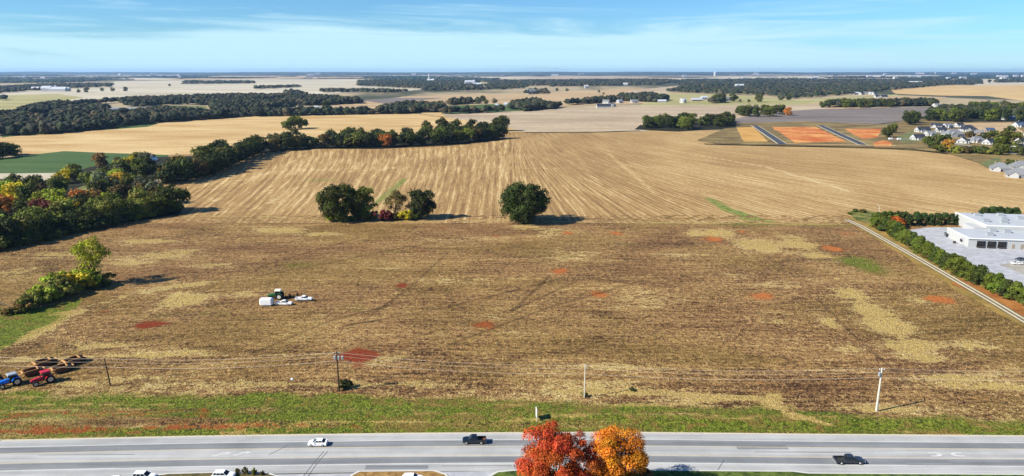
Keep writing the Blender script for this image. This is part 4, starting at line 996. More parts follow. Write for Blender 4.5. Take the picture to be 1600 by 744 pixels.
def sedan(px, py, face, paint, label, L=4.7, H=1.45, suv=False, z=.13, cat='car', name='car'):
    x, y = G(px, py, z); e = empty(name, (x, y, z), 0 if face > 0 else math.pi); tag(e, label, cat)
    k = L / 4.7; hw = .92; zt = H
    m = MB(); m.loft([sec(-2.35 * k, hw * .86, .35, .78 + .1 * suv), sec(-2.2 * k, hw, .25, .95 + .1 * suv), sec(-1.2 * k, hw, .2, .98 + .08 * suv), sec(.9 * k, hw, .2, .95 + .08 * suv), sec(1.8 * k, hw * .97, .22, .84 + .12 * suv), sec(2.2 * k, hw * .9, .3, .72 + .12 * suv), sec(2.35 * k, hw * .75, .38, .6 + .1 * suv)])
    m.obj('body', M[paint], e)
    r0 = -2.05 * k if suv else -1.85 * k
    m = MB(); m.loft([sec(r0, hw * .88, .9, .96), sec((-1.75 if suv else -1.15) * k, hw * .84, .9, zt - .04, .1), sec(.1 * k, hw * .84, .9, zt - .02, .1), sec(1.15 * k, hw * .88, .9, .96)])
    m.obj('windows', M['glass'], e)
    m = MB(); m.loft([sec((-1.85 if suv else -1.2) * k, hw * .72, zt - .09, zt - .03, .06), sec(-.6 * k, hw * .77, zt - .09, zt, .06), sec(.25 * k, hw * .74, zt - .08, zt - .02, .06)]); m.obj('roof', M[paint], e)
    for s in (-1, 1):
        m = MB()
        for (a, b) in ((-1.1 * k, -1.4 * k), (-.35 * k, -.35 * k), (.2 * k, 1.0 * k)): m.tube([(a, s * hw * .76, zt - .06), (b, s * hw * .875, .95)], .05, 5)
        m.obj('pillar', M[paint], e)
    wheels(e, (-1.42 * k, 1.45 * k), hw - .1, .34); lights(e, 2.3 * k, -2.3 * k, hw * .85, .66); mirrors(e, .85 * k, hw, 1.0, paint)
    MB().box(-2.4 * k, -2.25 * k, -hw * .7, hw * .7, .3, .48).obj('bumper', M['steel'], e)
    return e
def pickup(px, py, face, paint, label, L=5.8, z=.13, rz=None, bed='steel', name='pickup_truck'):
    x, y = G(px, py, z); e = empty(name, (x, y, z), (0 if face > 0 else math.pi) if rz is None else rz); tag(e, label, 'pickup truck')
    k = L / 5.8; hw = 1.0
    m = MB(); m.loft([sec(-.75 * k, hw, .42, 1.18), sec(1.1 * k, hw, .42, 1.18), sec(2.2 * k, hw * .98, .42, 1.12), sec(2.75 * k, hw * .94, .45, 1.0), sec(2.9 * k, hw * .85, .5, .85)]); m.obj('body', M[paint], e)
    m = MB(); m.box(-2.9 * k, -.76 * k, -hw, -hw + .14, .5, 1.2).box(-2.9 * k, -.76 * k, hw - .14, hw, .5, 1.2).box(-2.9 * k, -2.78 * k, -hw + .141, hw - .141, .5, 1.19).box(-.95 * k, -.77 * k, -hw + .141, hw - .141, .6, 1.19)
    m.obj('bed', M[paint], e); MB().box(-2.775 * k, -.955 * k, -hw + .145, hw - .145, .5, .72).obj('bed_floor', M[bed], e)
    m = MB(); m.loft([sec(-.72 * k, hw * .9, 1.12, 1.2), sec(-.55 * k, hw * .86, 1.12, 1.82, .12), sec(.55 * k, hw * .86, 1.12, 1.84, .12), sec(1.35 * k, hw * .9, 1.12, 1.2)]); m.obj('windows', M['glass'], e)
    m = MB(); m.loft([sec(-.62 * k, hw * .78, 1.78, 1.84, .06), sec(0, hw * .8, 1.79, 1.88, .06), sec(.62 * k, hw * .76, 1.78, 1.84, .06)]); m.obj('roof', M[paint], e)
    for s in (-1, 1):
        m = MB()
        for (a, b) in ((-.58 * k, -.66 * k), (.05, .05), (.6 * k, 1.25 * k)): m.tube([(a, s * hw * .78, 1.8), (b, s * hw * .89, 1.17)], .055, 5)
        m.obj('pillar', M[paint], e)
    wheels(e, (-1.8 * k, 1.85 * k), hw - .1, .4, .27); lights(e, 2.86 * k, -2.86 * k, hw * .92, .82); mirrors(e, .95 * k, hw + .05, 1.25, 'black')
    MB().box(-3.0 * k, -2.91 * k, -hw * .9, hw * .9, .5, .68).obj('bumper', M['rim'], e); MB().box(2.86 * k, 2.98 * k, -hw * .84, hw * .84, .5, .68).obj('bumper', M['rim'], e)
    return e
sedan(497, 695, -1, 'white', 'white sedan driving in the far lane of the road', L=4.5)
pickup(741, 691.5, -1, 'black', 'black pickup truck driving in the far lane of the road', L=5.6, bed='rust')
pickup(1326, 723, 1, 'charcoal', 'dark grey pickup truck driving in the near lane at the right', L=6.6)
sedan(226, 748.5, 1, 'white', 'white car with dark windows parked at the bottom edge, farther left of two', L=4.9, H=1.7, suv=True)
sedan(350, 746.5, 1, 'white', 'white station wagon parked at the bottom edge beside the narrow island', L=4.8, H=1.6, suv=True)
sedan(178, 755, -1, 'white', 'white car cut off by the bottom edge left of the others', L=4.6)
sedan(645, 751.5, 1, 'white', 'white car in front of the brown grass island at the bottom edge', L=4.6, H=1.6, suv=True)
pickup(444, 476.5, 1, 'white', 'white pickup truck beside the boxy trailer in the field', L=6.2, z=.1, rz=0, bed='white')
pickup(475, 469.5, 1, 'white', 'white pickup truck right of the green tractor in the field', L=6.4, z=.1, rz=.05, bed='white')
# white enclosed trailer
x, y = G(417, 478); e = empty('cargo_trailer', (x, y, .1), 0); tag(e, 'boxy white enclosed trailer with chamfered ends left of the pickup in the field', 'trailer')
m = MB(); m.loft([sec(-2.4, .9, .75, 2.5, .3, .8), sec(-2.1, 1.15, .55, 2.95, .25, .85), sec(1.9, 1.15, .55, 2.95, .25, .85), sec(2.5, .9, .75, 2.5, .3, .8)]); m.obj('body', M['white'], e)
wheels(e, (-.5, .4), 1.0, .38); MB().tube([(-2.4, 0, .6), (-3.7, 0, .5)], .07, 6).obj('tow_bar', M['steel'], e); MB().box(2.49, 2.54, -.6, .6, .9, 2.3).obj('rear_door', M['siding'], e)

def tractor(px, py, rz, paint, roof, label, k=1.0, duals=False, z=.1, rim='rim'):
    x, y = G(px, py, z); e = empty('tractor', (x, y, z), rz); e.scale = (k, k, k); tag(e, label, 'tractor')
    m = MB(); m.loft([sec(.3, .48, .95, 1.75, .1), sec(1.6, .46, .95, 1.68, .1), sec(2.5, .4, .95, 1.5, .12), sec(2.7, .34, 1.0, 1.3, .1)]); m.obj('hood', M[paint], e)
    MB().box(-1.2, 2.4, -.3, .3, .7, 1.0).obj('chassis', M['steel'], e); MB().box(2.66, 2.76, -.28, .28, .98, 1.3).obj('grille', M['steel'], e)
    m = MB(); m.box(-1.15, .35, -.8, .8, 1.3, 2.62, .14, .1); m.obj('cab', M['glass'], e)
    m = MB(); m.box(-1.35, .55, -.95, .95, 2.63, 2.86, .1, .1); m.obj('roof', M[roof], e)
    m = MB()
    for a, b in ((-1.08, -.96), (.3, .18)):
        for s in (-1, 1): m.tube([(a, s * .82, 1.3), (b, s * .72, 2.64)], .06, 5)
    m.obj('cab_frame', M['steel'], e)
    for s in (-1, 1):
        m = MB(); pts = [(-.95 + 1.02 * math.cos(t), 0, .95 + 1.02 * math.sin(t)) for t in np.linspace(.35, 2.6, 7)]
        for (a, _, b), (c2, _, d) in zip(pts[:-1], pts[1:]):
            m.add([(a, s * .82, b), (a, s * 1.4, b), (c2, s * 1.4, d), (c2, s * .82, d), (a, s * .82, b + .05), (a, s * 1.4, b + .05), (c2, s * 1.4, d + .05), (c2, s * .82, d + .05)], [(0, 1, 2, 3), (4, 5, 6, 7), (0, 1, 5, 4), (1, 2, 6, 5), (2, 3, 7, 6), (3, 0, 4, 7)])
        m.obj('fender', M[paint], e)
    wheels(e, (-.95,), 1.15, .95, .55, rim); wheels(e, (1.95,), 1.0, .62, .4, rim)
    MB().tube([(.75, .3, 1.7), (.75, .3, 2.6)], .06, 6).obj('exhaust_pipe', M['steel'], e)
    return e
def scraper(px, py, rz, label, k=1.0, bowl='rust', z=.1):
    x, y = G(px, py, z); e = empty('pull_scraper', (x, y, z), rz); e.scale = (k, k, k); tag(e, label, 'scraper')
    m = MB()
    for s in (-1, 1): m.tube([(5.0, 0, .7), (3.6, 0, 1.0), (2.0, s * 1.35, 1.5), (.2, s * 1.4, 1.2)], [.14, .15, .15, .13], 6)
    m.box(1.75, 2.1, -1.45, 1.45, 1.35, 1.65); m.obj('draft_frame', M['yellow'], e)
    m = MB(); m.box(-2.0, 1.3, -1.5, -1.36, .3, 1.65).box(-2.0, 1.3, 1.36, 1.5, .3, 1.65).box(-2.0, 1.3, -1.355, 1.355, .3, .45).box(-2.14, -2.0, -1.5, 1.5, .3, 1.75); m.obj('bowl', M[bowl], e)
    MB().tube([(1.3, -1.43, 1.7), (-2.07, -1.43, 1.8), (-2.07, 1.43, 1.8), (1.3, 1.43, 1.7)], .13, 6).obj('bowl_rim', M['yellow'], e)
    m = MB(); m.box(1.31, 1.5, -1.34, 1.34, .4, 1.45); m.obj('apron', M['rust'], e)
    m = MB(); m.tube([(-2.1, -.5, 1.3), (-3.6, -.5, .9)], .12, 6).tube([(-2.1, .5, 1.3), (-3.6, .5, .9)], .12, 6).box(-3.9, -3.6, -1.0, 1.0, .6, 1.25); m.obj('rear_frame', M['yellow'], e)
    MB().box(-1.9, 1.2, -1.34, 1.34, .46, .8).obj('earth_load', M['rust'], e)
    wheels(e, (-3.0,), 1.05, .78, .6, 'steel')
    return e
rz = math.atan2(-.74, -.67)
tractor(18, 602, rz, 'blue', 'galv', 'blue tractor with pale cab roof parked at the left edge of the field', 1.22)
scraper(47, 586, rz, 'yellow pull scraper hitched behind the blue tractor', .95); scraper(66, 572, rz + .1, 'rusty orange pull scraper at the tail of the blue tractor train', 1.0, 'rust')
tractor(70, 598, rz, 'red', 'red', 'bright red tractor right of the blue one with two scrapers behind', 1.22)
scraper(93, 581, rz, 'yellow pull scraper hitched behind the red tractor', .95); scraper(112, 569, rz + .1, 'dark pull scraper at the tail of the red tractor train', 1.0, 'rust')
tractor(-9, 600, rz, 'maroon', 'maroon', 'dark maroon tractor cut off by the left picture edge', 1.15)
tractor(433, 467, math.pi + .1, 'green', 'cream', 'green tractor with cream roof behind the white trailer in the field', 1.3, rim='cream')
x, y = G(446, 467); e = empty('disc_harrow', (x, y, .1), .1); tag(e, 'dark disc harrow standing behind the green tractor', 'harrow')
m = MB(); m.box(-1.6, 1.6, -.1, .1, .7, .9).box(-.1, .1, -1.6, 1.6, .72, .92).tube([(-1.6, 0, .8), (-2.8, 0, .7)], .08, 6); m.obj('frame', M['steel'], e)
m = MB(); [m.tube([(-1.3 + .45 * i, -1.0, .35), (-1.3 + .45 * i, -.94, .35)], [.36, .3], 10) for i in range(7)]; m.obj('disc_gang', M['steel'], e)
m = MB(); [m.tube([(-1.3 + .45 * i, 1.0, .35), (-1.3 + .45 * i, 1.06, .35)], [.36, .3], 10) for i in range(7)]; m.obj('disc_gang', M['steel'], e)
x, y = G(459, 463); e = empty('hay_rake', (x, y, .1), .4); tag(e, 'dark curved rake implement left of the right-hand field pickup', 'implement')
m = MB(); m.tube([(-2, 0, .8), (-1, .5, 1.5), (0, .6, 1.9), (1.2, .4, 1.5), (2, 0, .8)], .14, 6).tube([(-2, 0, .8), (2, 0, .8)], .1, 6); m.obj('frame', M['rust'], e); wheels(e, (-1.4, 1.4), .5, .42, .2, 'steel')

# ------------------------------------------------------------ utility poles and wires
def upole(px, py, ptop, mat, label, r=.16, arm=1.6, lean=0.0, cans=0, guard=False):
    x, y = G(px, py); yt = G(px, ptop)[1]; h = CAM_H * (1 - y / yt) 
    e = empty('utility_pole', (x, y, 0)); tag(e, label, 'utility pole')
    m = MB(); m.tube([(0, 0, -.3), (lean * .5, 0, h * .5), (lean, 0, h)], [r * 1.15, r, r * .75], 9); m.obj('pole', M[mat], e)
    if arm:
        MB().box(lean - arm / 2, lean + arm / 2, -.07, .07, h - .55, h - .4).obj('crossarm', M[mat], e)
        for a in (-arm / 2 + .1, 0.28, arm / 2 - .1): MB().tube([(lean + a, 0, h - .4), (lean + a, 0, h - .15)], [.08, .05], 7).obj('insulator', M['lamp_white'], e)
    for i in range(cans):
        a = -.55 + i * 1.05; m = MB(); m.tube([(lean + a, -.1, h - 2.2), (lean + a, -.1, h - 1.2), (lean + a, -.1, h - 1.1)], [.3, .32, .2], 10); m.obj('transformer', M['rim'], e)
    if guard: MB().tube([(.35, -.1, 0), (.3, -.1, 2.6)], .12, 7).obj('cable_guard', M['galv'], e)
    return (x + lean, y, h)
T = []
x0, y0 = G(-220, 600); T.append((x0, y0, 11.5))
T.append(upole(173, 604, 560, 'pole_dark', 'thin dark leaning pole at the left above the green verge', .17, 0, -.6))
T.append(upole(530, 612, 550, 'pole_dark', 'dark utility pole with two grey transformers left of centre', .2, 1.9, 0, 3))
T.append(upole(913, 622, 570, 'pole_light', 'slim pale utility pole near the middle of the field edge', .15, .7))
T.append(upole(1369, 643, 575, 'pole_light', 'thick pale grey utility pole at the right with a cable guard', .24, 1.4, 0, 1, True))
x0, y0 = G(1860, 640); T.append((x0, y0, 12.5))
for oy, dz, r_, lab in ((0, -.1, .026, 'highest wire strung between the roadside utility poles'), (.0, -1.1, .02, 'middle wire below the top wire of the roadside poles'), (.0, -2.6, .028, 'lowest and thickest cable on the roadside poles')):
    m = MB()
    for a, b in zip(T[:-1], T[1:]):
        pts = []
        for i in range(13):
            t = i / 12; sag = 1.2 * 4 * t * (1 - t)
            pts.append((a[0] + (b[0] - a[0]) * t, a[1] + (b[1] - a[1]) * t + oy, a[2] + (b[2] - a[2]) * t + dz - sag))
        m.tube(pts, r_, 4, False)
    tag(m.obj('overhead_wire', M['wire']), lab, 'wire')
def lamp(px, py, ptop, label, r=.09, mat='galv'):
    x, y = G(px, py); yt = G(px, ptop)[1]; h = CAM_H * (1 - y / yt)
    e = empty('lamp_post', (x, y, .25)); tag(e, label, 'lamp post')
    MB().tube([(0, 0, 0), (0, 0, .5), (0, 0, h)], [r * 2, r, r * .7], 8).obj('post', M[mat], e)
    MB().box(-1.0, .05, -.09, .09, h - .05, h + .05).obj('lamp_arm', M[mat], e); MB().box(-1.5, -.9, -.22, .22, h - .02, h + .12).obj('lamp_head', M[mat], e)
lamp(1502, 401, 373, 'tall thin lamp post in front of the loading docks', .1); lamp(1531, 440, 414, 'short pale post among the evergreens at the yard edge', .16, 'pole_light'); lamp(1373, 335, 322, 'small pale post with a cross piece in the weedy corner', .16, 'pole_light')
for px, py in ((1531, 443), (1541, 449)):
    x, y = G(px, py); tag(MB().tube([(0, 0, 0), (0, 0, 1.6)], .14, 7).obj('marker_post', M['pole_light'], loc=(x, y, .24)), 'left short pale marker post beside the evergreen row' if px == 1531 else 'right short pale marker post beside the evergreen row', 'post')
# roadside board seen edge-on
x, y = G(838, 657); e = empty('roadside_sign', (x, y, .3), math.radians(4)); tag(e, 'white roadside board seen edge-on in the grass above the road', 'sign')
MB().box(-.07, .07, -1.1, 1.1, .75, 3.0).obj('board', M['white'], e)
for s in (-1, 1): MB().box(-.06, .06, s * .95 - .06, s * .95 + .06, -.3, .749).obj('leg', M['white'], e)
x, y = G(456, 594); tag(MB().box(-.35, .35, -.25, .25, 0, .45, .08, .08).obj('utility_box', M['white'], loc=(x, y, .15)), 'tiny white box standing alone in the field near the verge', 'box')

# ------------------------------------------------------------ buildings
def bldg_part(root, name, mat, *boxes, parent=None):
    m = MB(); [m.box(*b) for b in boxes]; return m.obj(name, M[mat], parent or root)
def house(px, py, w, d, h, rz, roof, wall, label, style='gable', garage=True, name='house', cat='house', group=None, wing=True):
    if name == 'house': h *= .8
    x, y = G(px, py); e = empty(name, (x, y, .1), rz); tag(e, label, cat, group)
    MB().box(-w / 2, w / 2, -d / 2, d / 2, 0, h).obj('wall', M[wall], e)
    o = .5; rh = d * .40; h *= 1
    m = MB()
    if style == 'hip':
        k = min(w, d) * .45
        m.add([(-w / 2 - o, -d / 2 - o, h), (w / 2 + o, -d / 2 - o, h), (w / 2 + o, d / 2 + o, h), (-w / 2 - o, d / 2 + o, h), (-w / 2 + k, 0, h + rh), (w / 2 - k, 0, h + rh)], [(0, 1, 5, 4), (1, 2, 5), (2, 3, 4, 5), (3, 0, 4), (3, 2, 1, 0)])
    else:
        m.add([(-w / 2 - o, -d / 2 - o, h - .1), (w / 2 + o, -d / 2 - o, h - .1), (w / 2 + o, d / 2 + o, h - .1), (-w / 2 - o, d / 2 + o, h - .1), (-w / 2 - o, 0, h + rh), (w / 2 + o, 0, h + rh)], [(0, 1, 5, 4), (1, 2, 5), (2, 3, 4, 5), (3, 0, 4), (3, 2, 1, 0)])
    rf = m.obj('roof', M[roof], e)
    if style == 'gable':
        for s in (-1, 1): m = MB(); m.add([(s * (w / 2 + .03), -d / 2 + .3, h), (s * (w / 2 + .03), d / 2 - .3, h), (s * (w / 2 + .03), 0, h + rh * .9), (s * (w / 2 + .52), -d / 2 + .3, h), (s * (w / 2 + .52), d / 2 - .3, h), (s * (w / 2 + .52), 0, h + rh * .9)], [(3, 4, 5), (0, 1, 2), (0, 1, 4, 3)]).obj('gable', M[wall], e)
    if wing:                      # a gabled front wing
        a, b, dd = -w * .38, -w * .02, d * .5 + 2.5; gh = (b - a) * .38
        m = MB(); m.add([(a, -dd, 0), (b, -dd, 0), (b, -d / 2, 0), (a, -d / 2, 0), (a, -dd, h), (b, -dd, h), (b, -d / 2, h), (a, -d / 2, h), ((a + b) / 2, -dd, h + gh)], [(0, 1, 5, 8, 4), (1, 2, 6, 5), (3, 0, 4, 7)]); m.obj('front_wing', M[wall], e)
        c2 = (a + b) / 2; m = MB(); m.add([(a - .3, -dd - .4, h - .12), (c2, -dd - .4, h + gh + .1), (b + .3, -dd - .4, h - .12), (a - .3, 0, h - .12), (c2, 0, h + gh + .1), (b + .3, 0, h - .12)], [(0, 1, 4, 3), (1, 2, 5, 4)]); m.obj('wing_roof', M[roof], e)
    if garage: MB().box(w * .1, w * .42, -d / 2 - .06, -d / 2 - .003, .05, h * .82).obj('garage_door', M['door'], e)
    for i, a in enumerate((-.46, .02)): 
        wd = MB().box(w * a + .1, w * a + 1.2, -d / 2 - .05, -d / 2 - .004, h * .35, h * .75).obj('window', M['glass'], e)
    for s in (-.2, .25):
        MB().box(-w / 2 - .05, -w / 2 - .004, d * s - .6, d * s + .6, h * .35, h * .75).obj('window', M['glass'], e)
    MB().box(-w * .3, -w * .3 + .7, d * .1, d * .1 + .7, h + .2, h + rh + .5).obj('chimney', M['brick'], rf)
    return e
HS = [(1434, 219, 15, 11, 4.2, .15, 'roof_dark', 'siding', 'white house with charcoal roof nearest the lawn at the estate corner', 'gable'),
      (1441, 207, 18, 11, 4.6, .1, 'roof_dark', 'siding', 'charcoal-roofed house behind the corner house of the estate', 'gable'),
      (1463, 200, 15, 10, 4.5, -.6, 'roof_dark', 'siding', 'white-gabled house at the back left of the estate', 'gable'),
      (1488, 214, 24, 16, 5.0, .1, 'roof_grey', 'siding', 'large pale house with light grey roof in the estate middle', 'hip'),
      (1512, 206, 20, 15, 5.0, -.1, 'roof_dark', 'siding', 'wide dark-roofed house right of the pale grey-roofed one', 'hip'),
      (1503, 224, 17, 11, 4.4, .9, 'roof_dark', 'siding', 'white-gabled house with dark roof behind the golden tree', 'gable'),
      (1525, 223, 18, 12, 4.0, .2, 'roof_grey', 'siding', 'grey-roofed house left of the large estate tree', 'hip'),
      (1480, 200, 14, 10, 4.2, .3, 'roof_grey', 'siding', 'small grey-roofed house behind the pale one', 'gable'),
      (1592, 199, 18, 12, 4.6, .3, 'roof_blue', 'siding', 'blue-grey roofed white house at the right edge', 'gable'),
      (1600, 190, 14, 11, 4.6, .4, 'roof_grey', 'siding', 'white house with peaked gable at the far right edge', 'gable'),
      (1575, 188, 18, 11, 4.4, -.2, 'roof_blue', 'siding', 'dark blue-roofed house at the back right of the estate', 'gable'),
      (1598, 225, 15, 11, 4.2, .2, 'roof_dark', 'siding', 'dark-roofed house right of the large estate tree', 'gable'),
      (1590, 234, 12, 9, 3.5, .2, 'roof_dark', 'siding', 'low white house below the dark-roofed one at the right edge', 'gable'),
      (1453, 213, 13, 10, 4.2, .2, 'roof_grey', 'siding', 'small grey-roofed house between the two charcoal-roofed ones and the pale one', 'gable'),
      (1470, 207, 13, 10, 4.4, .0, 'roof_dark', 'siding', 'small dark-roofed house left of the large pale house', 'gable'),
      (1498, 199, 13, 10, 4.2, .3, 'roof_dark', 'siding', 'dark-roofed house at the back middle of the estate', 'gable'),
      (1530, 212, 15, 11, 4.2, -.4, 'roof_grey', 'brick', 'brick grey-roofed house right of the wide dark roof', 'hip'),
      (1545, 226, 13, 10, 4.0, .5, 'roof_dark', 'siding', 'dark-roofed house half hidden by the large estate tree', 'gable'),
      (1545, 207, 13, 9, 4.0, .1, 'roof_blue', 'brick', 'low blue-roofed house on the bare lots', 'gable'),
      (1612, 213, 16, 12, 4.4, .2, 'roof_dark', 'siding', 'dark-roofed house cut by the right picture edge', 'gable'),
      (1562, 267, 15, 12, 3.4, -.5, 'roof_grey', 'siding', 'light grey hip-roofed house beside the harvested field corner', 'hip'),
      (1596, 265, 18, 13, 3.4, -.3, 'roof_grey', 'siding', 'big light grey house right of the field-corner house', 'hip'),
      (1590, 277, 17, 12, 3.4, -.5, 'roof_grey', 'siding', 'grey-roofed house nearest the field at the right edge', 'hip')]
for a in HS: house(*a[:9], style=a[9])
# estate cars / skips on the new street
for px, py, lab in ((1392, 219, 'left white van on the estate street'), (1405, 219.5, 'right white van on the estate street')):
    x, y = G(px, py); e = empty('van', (x, y, .55), .1); tag(e, lab, 'van')
    m = MB(); m.loft([sec(-2.8, 1, .4, 2.4, .15, .8), sec(1.4, 1, .4, 2.4, .15, .8), sec(2.1, .98, .4, 1.4, .15), sec(2.8, .9, .45, 1.1, .15)]); m.obj('body', M['white'], e); wheels(e, (-1.8, 1.8), .9, .36)
    MB().box(1.42, 1.9, -.85, .85, 1.5, 2.2, .2, .05).obj('windscreen', M['glass'], e)
# farmsteads far away
FARM = [(798, 166, 34, 12, 4.5, .1, 'roof_metal', 'siding', 'long white barn above the pale field', 'barn', False), (776, 166, 8, 7, 3.5, 0, 'roof_metal', 'siding', 'small white shed left of the long white barn', 'shed', False),
        (718, 160, 10, 8, 4, 0, 'roof_metal', 'siding', 'white shed at the top edge of the green pasture', 'shed', False), (743, 160, 9, 9, 5, .5, 'roof_grey', 'siding', 'white house under the trees by the pasture', 'house', True),
        (943, 169, 34, 13, 5, .1, 'roof_dark', 'siding', 'long white dark-roofed farm building on the pale field edge', 'barn', False), (956, 167, 20, 12, 5, .9, 'roof_grey', 'siding', 'white farmhouse right of the long dark-roofed building', 'house', True),
        (947, 162, 18, 12, 6, -.5, 'roof_grey', 'siding', 'white gabled barn behind the long dark-roofed building', 'barn', False), (968, 161, 26, 10, 6, 1.0, 'roof_metal', 'siding', 'pale metal barn behind the white farmhouse', 'barn', False),
        (991, 161, 20, 12, 5, .2, 'roof_grey', 'siding', 'white house at the left end of the farm road', 'house', True), (1017, 159, 30, 12, 4, 0, 'roof_metal', 'siding', 'low white shed on the farm road', 'shed', False), (1034, 160, 24, 10, 4, 0, 'roof_metal', 'siding', 'low pale shed right of the other roadside shed', 'shed', False),
        (1067, 161, 14, 12, 9, .6, 'roof_metal', 'siding', 'tall white farmhouse alone beside the road', 'house', True), (1088, 158, 34, 14, 4, .2, 'roof_metal', 'brick', 'tan shed in the pale meadow', 'shed', False), (1100, 156, 20, 12, 7, .2, 'roof_metal', 'siding', 'white barn behind the tan shed', 'barn', False), (1133, 158, 34, 14, 7, .2, 'roof_grey', 'siding', 'white gabled house between the trees in the far meadow', 'house', True),
        (830, 147, 30, 20, 12, .4, 'roof_grey', 'siding', 'tall white farmhouse left of the dark tree clump', 'house', True), (840, 146, 16, 14, 8, .1, 'roof_metal', 'siding', 'small white barn beside the tall white farmhouse', 'barn', False),
        (916, 138, 20, 14, 11, .1, 'roof_metal', 'siding', 'isolated white house in the middle of the far tan field', 'house', True), (977, 134, 26, 20, 10, 0, 'roof_metal', 'siding', 'far white house near the wood', 'house', True),
        (74, 143, 40, 26, 14, .1, 'roof_metal', 'siding', 'white barn at the left of the white farm', 'barn', False), (90, 143, 80, 26, 10, .05, 'roof_metal', 'siding', 'long white barn of the white farm', 'barn', False), (60, 141, 60, 20, 8, 0, 'roof_metal', 'siding', 'low pale shed at the left end of the white farm', 'shed', False), (105, 142.5, 24, 20, 10, 0, 'roof_metal', 'siding', 'small white shed at the right end of the white farm', 'shed', False),
        (300, 160.5, 18, 12, 6, .2, 'roof_metal', 'siding', 'white house in the clearing of the left far wood', 'house', True), (260, 158, 16, 10, 4, 0, 'roof_metal', 'siding', 'small white shed in the clearing of the left far wood', 'shed', False), (279, 159.5, 16, 8, 4, 0, 'roof_grey', 'siding', 'pale shed in the middle of the wood clearing', 'shed', False),
        (386, 177, 13, 10, 5, .3, 'roof_grey', 'siding', 'white house half hidden at the wood edge', 'house', True),
        (1376, 153, 40, 16, 4, 0, 'roof_dark', 'siding', 'long low white house in the far right meadow', 'house', True), (1462, 168, 16, 11, 6, .4, 'roof_grey', 'siding', 'white house in the gap between the right woods', 'house', True),
        (734, 134, 60, 30, 22, .2, 'roof_metal', 'siding', 'big pale grain building left of centre on the horizon fields', 'barn', False), (745, 135, 60, 24, 12, 0, 'roof_metal', 'brick', 'tan shed beside the big grain building', 'shed', False), (673, 128, 60, 30, 14, 0, 'roof_metal', 'siding', 'white building by the far white silo', 'barn', False),
        (1155, 136, 50, 20, 9, .1, 'roof_metal', 'siding', 'white house in the gap of the far right wood', 'house', True), (1430, 131, 90, 24, 9, 0, 'roof_metal', 'siding', 'long pale roof in front of the far right wood', 'shed', False)]
for a in FARM: house(*a[:9], style='gable', garage=False, name={'barn': 'barn', 'shed': 'shed', 'house': 'farmhouse'}[a[9]], cat=a[9], wing=a[10])
for i, px in enumerate((1332, 1338, 1346, 1353, 1362, 1366)):
    house(px, 147.2 + (i % 3) * .4, 22, 12, 6, .3 * (i % 3), ['roof_grey', 'roof_metal', 'roof_dark'][i % 3], 'siding', 'small pale house in the strip of houses before the far right wood', garage=False, group='houses strung before the far right wood', wing=False)
def hoop(px, py, w, l, rz, label):
    x, y = G(px, py); e = empty('hoop_barn', (x, y, .1), rz); tag(e, label, 'barn')
    pts = [(math.cos(t) * w / 2, math.sin(t) * w * .42) for t in np.linspace(0, math.pi, 11)]
    m = MB(); m.loft([[(a, -l / 2, b) for a, b in pts], [(a, l / 2, b) for a, b in pts]]); m.obj('cover', M['white'], e)
    MB().box(-w * .18, w * .18, -l / 2 - .08, -l / 2 - .004, 0, w * .26).obj('door', M['door'], e)
hoop(231, 253, 14, 18, .2, 'white hoop barn behind the golden trees at left'); hoop(495, 173, 24, 26, .3, 'white hoop house among the far hedge trees')
def tower(px, py, h, r, label, name='silo'):
    x, y = G(px, py); e = empty(name, (x, y, 0)); tag(e, label, 'silo' if name == 'silo' else 'tower')
    if name == 'silo':
        MB().tube([(0, 0, 0), (0, 0, h)], r, 14).obj('barrel', M['siding'], e); MB().tube([(0, 0, h), (0, 0, h + r * .5), (0, 0, h + r * .8)], [r * 1.02, r * .7, r * .1], 14).obj('dome', M['roof_metal'], e)
    elif name == 'water_tower':
        for k in range(6): a = k * math.pi / 3; MB().tube([(math.cos(a) * r * .9, math.sin(a) * r * .9, 0), (math.cos(a) * r * .6, math.sin(a) * r * .6, h * .75)], r * .1, 5).obj('leg', M['siding'], e)
        MB().tube([(0, 0, h * .68), (0, 0, h * .75), (0, 0, h * .9), (0, 0, h)], [r * .3, r, r, r * .3], 16).obj('tank', M['white'], e)
    else:
        MB().tube([(0, 0, 0), (0, 0, h)], [r, r * .5], 5).obj('mast', M['steel'], e); MB().box(-r * 2, r * 2, -r * 2, r * 2, h * .8, h * .83).obj('antenna', M['steel'], e)
tower(671, 128, 62, 7, 'thin white silo rising over the far wood left of centre'); tower(88, 142, 22, 5, 'white silo of the white farm at left'); tower(741, 133, 26, 10, 'pale silo beside the big grain building')
tower(1461, 116.5, 62, 26, 'white water tower on the right horizon', 'water_tower'); tower(778, 118, 150, 3.2, 'thin radio mast on the horizon left of centre', 'radio_mast')
tower(1117, 119.5, 70, 24, 'dark grey silo on the horizon right of centre')
# pale sheds and works scattered on the horizon
g = random.Random(77)
for i in range(34):
    px = g.choice([g.uniform(0, 620), g.uniform(0, 1600), g.uniform(1120, 1600), g.uniform(1350, 1600)]); py = g.uniform(116.2, 125)
    D = G(px, py)[1]; w = D * g.uniform(.003, .011)
    x, y = G(px, py); e = empty('shed', (x, y, 0), g.uniform(-.3, .3)); tag(e, 'tiny pale building among the hazy woods near the horizon', 'building', 'pale buildings scattered near the horizon')
    hh = D * .0022 + 6
    MB().box(-w / 2, w / 2, -15, 15, 0, hh).obj('wall', M['siding'], e)
    MB().add([(-w / 2 - 1, -16, hh), (w / 2 + 1, -16, hh), (w / 2 + 1, 16, hh), (-w / 2 - 1, 16, hh), (-w / 2 - 1, 0, hh + 5), (w / 2 + 1, 0, hh + 5)], [(0, 1, 5, 4), (1, 2, 5), (2, 3, 4, 5), (3, 0, 4)]).obj('roof', M['roof_metal'], e)
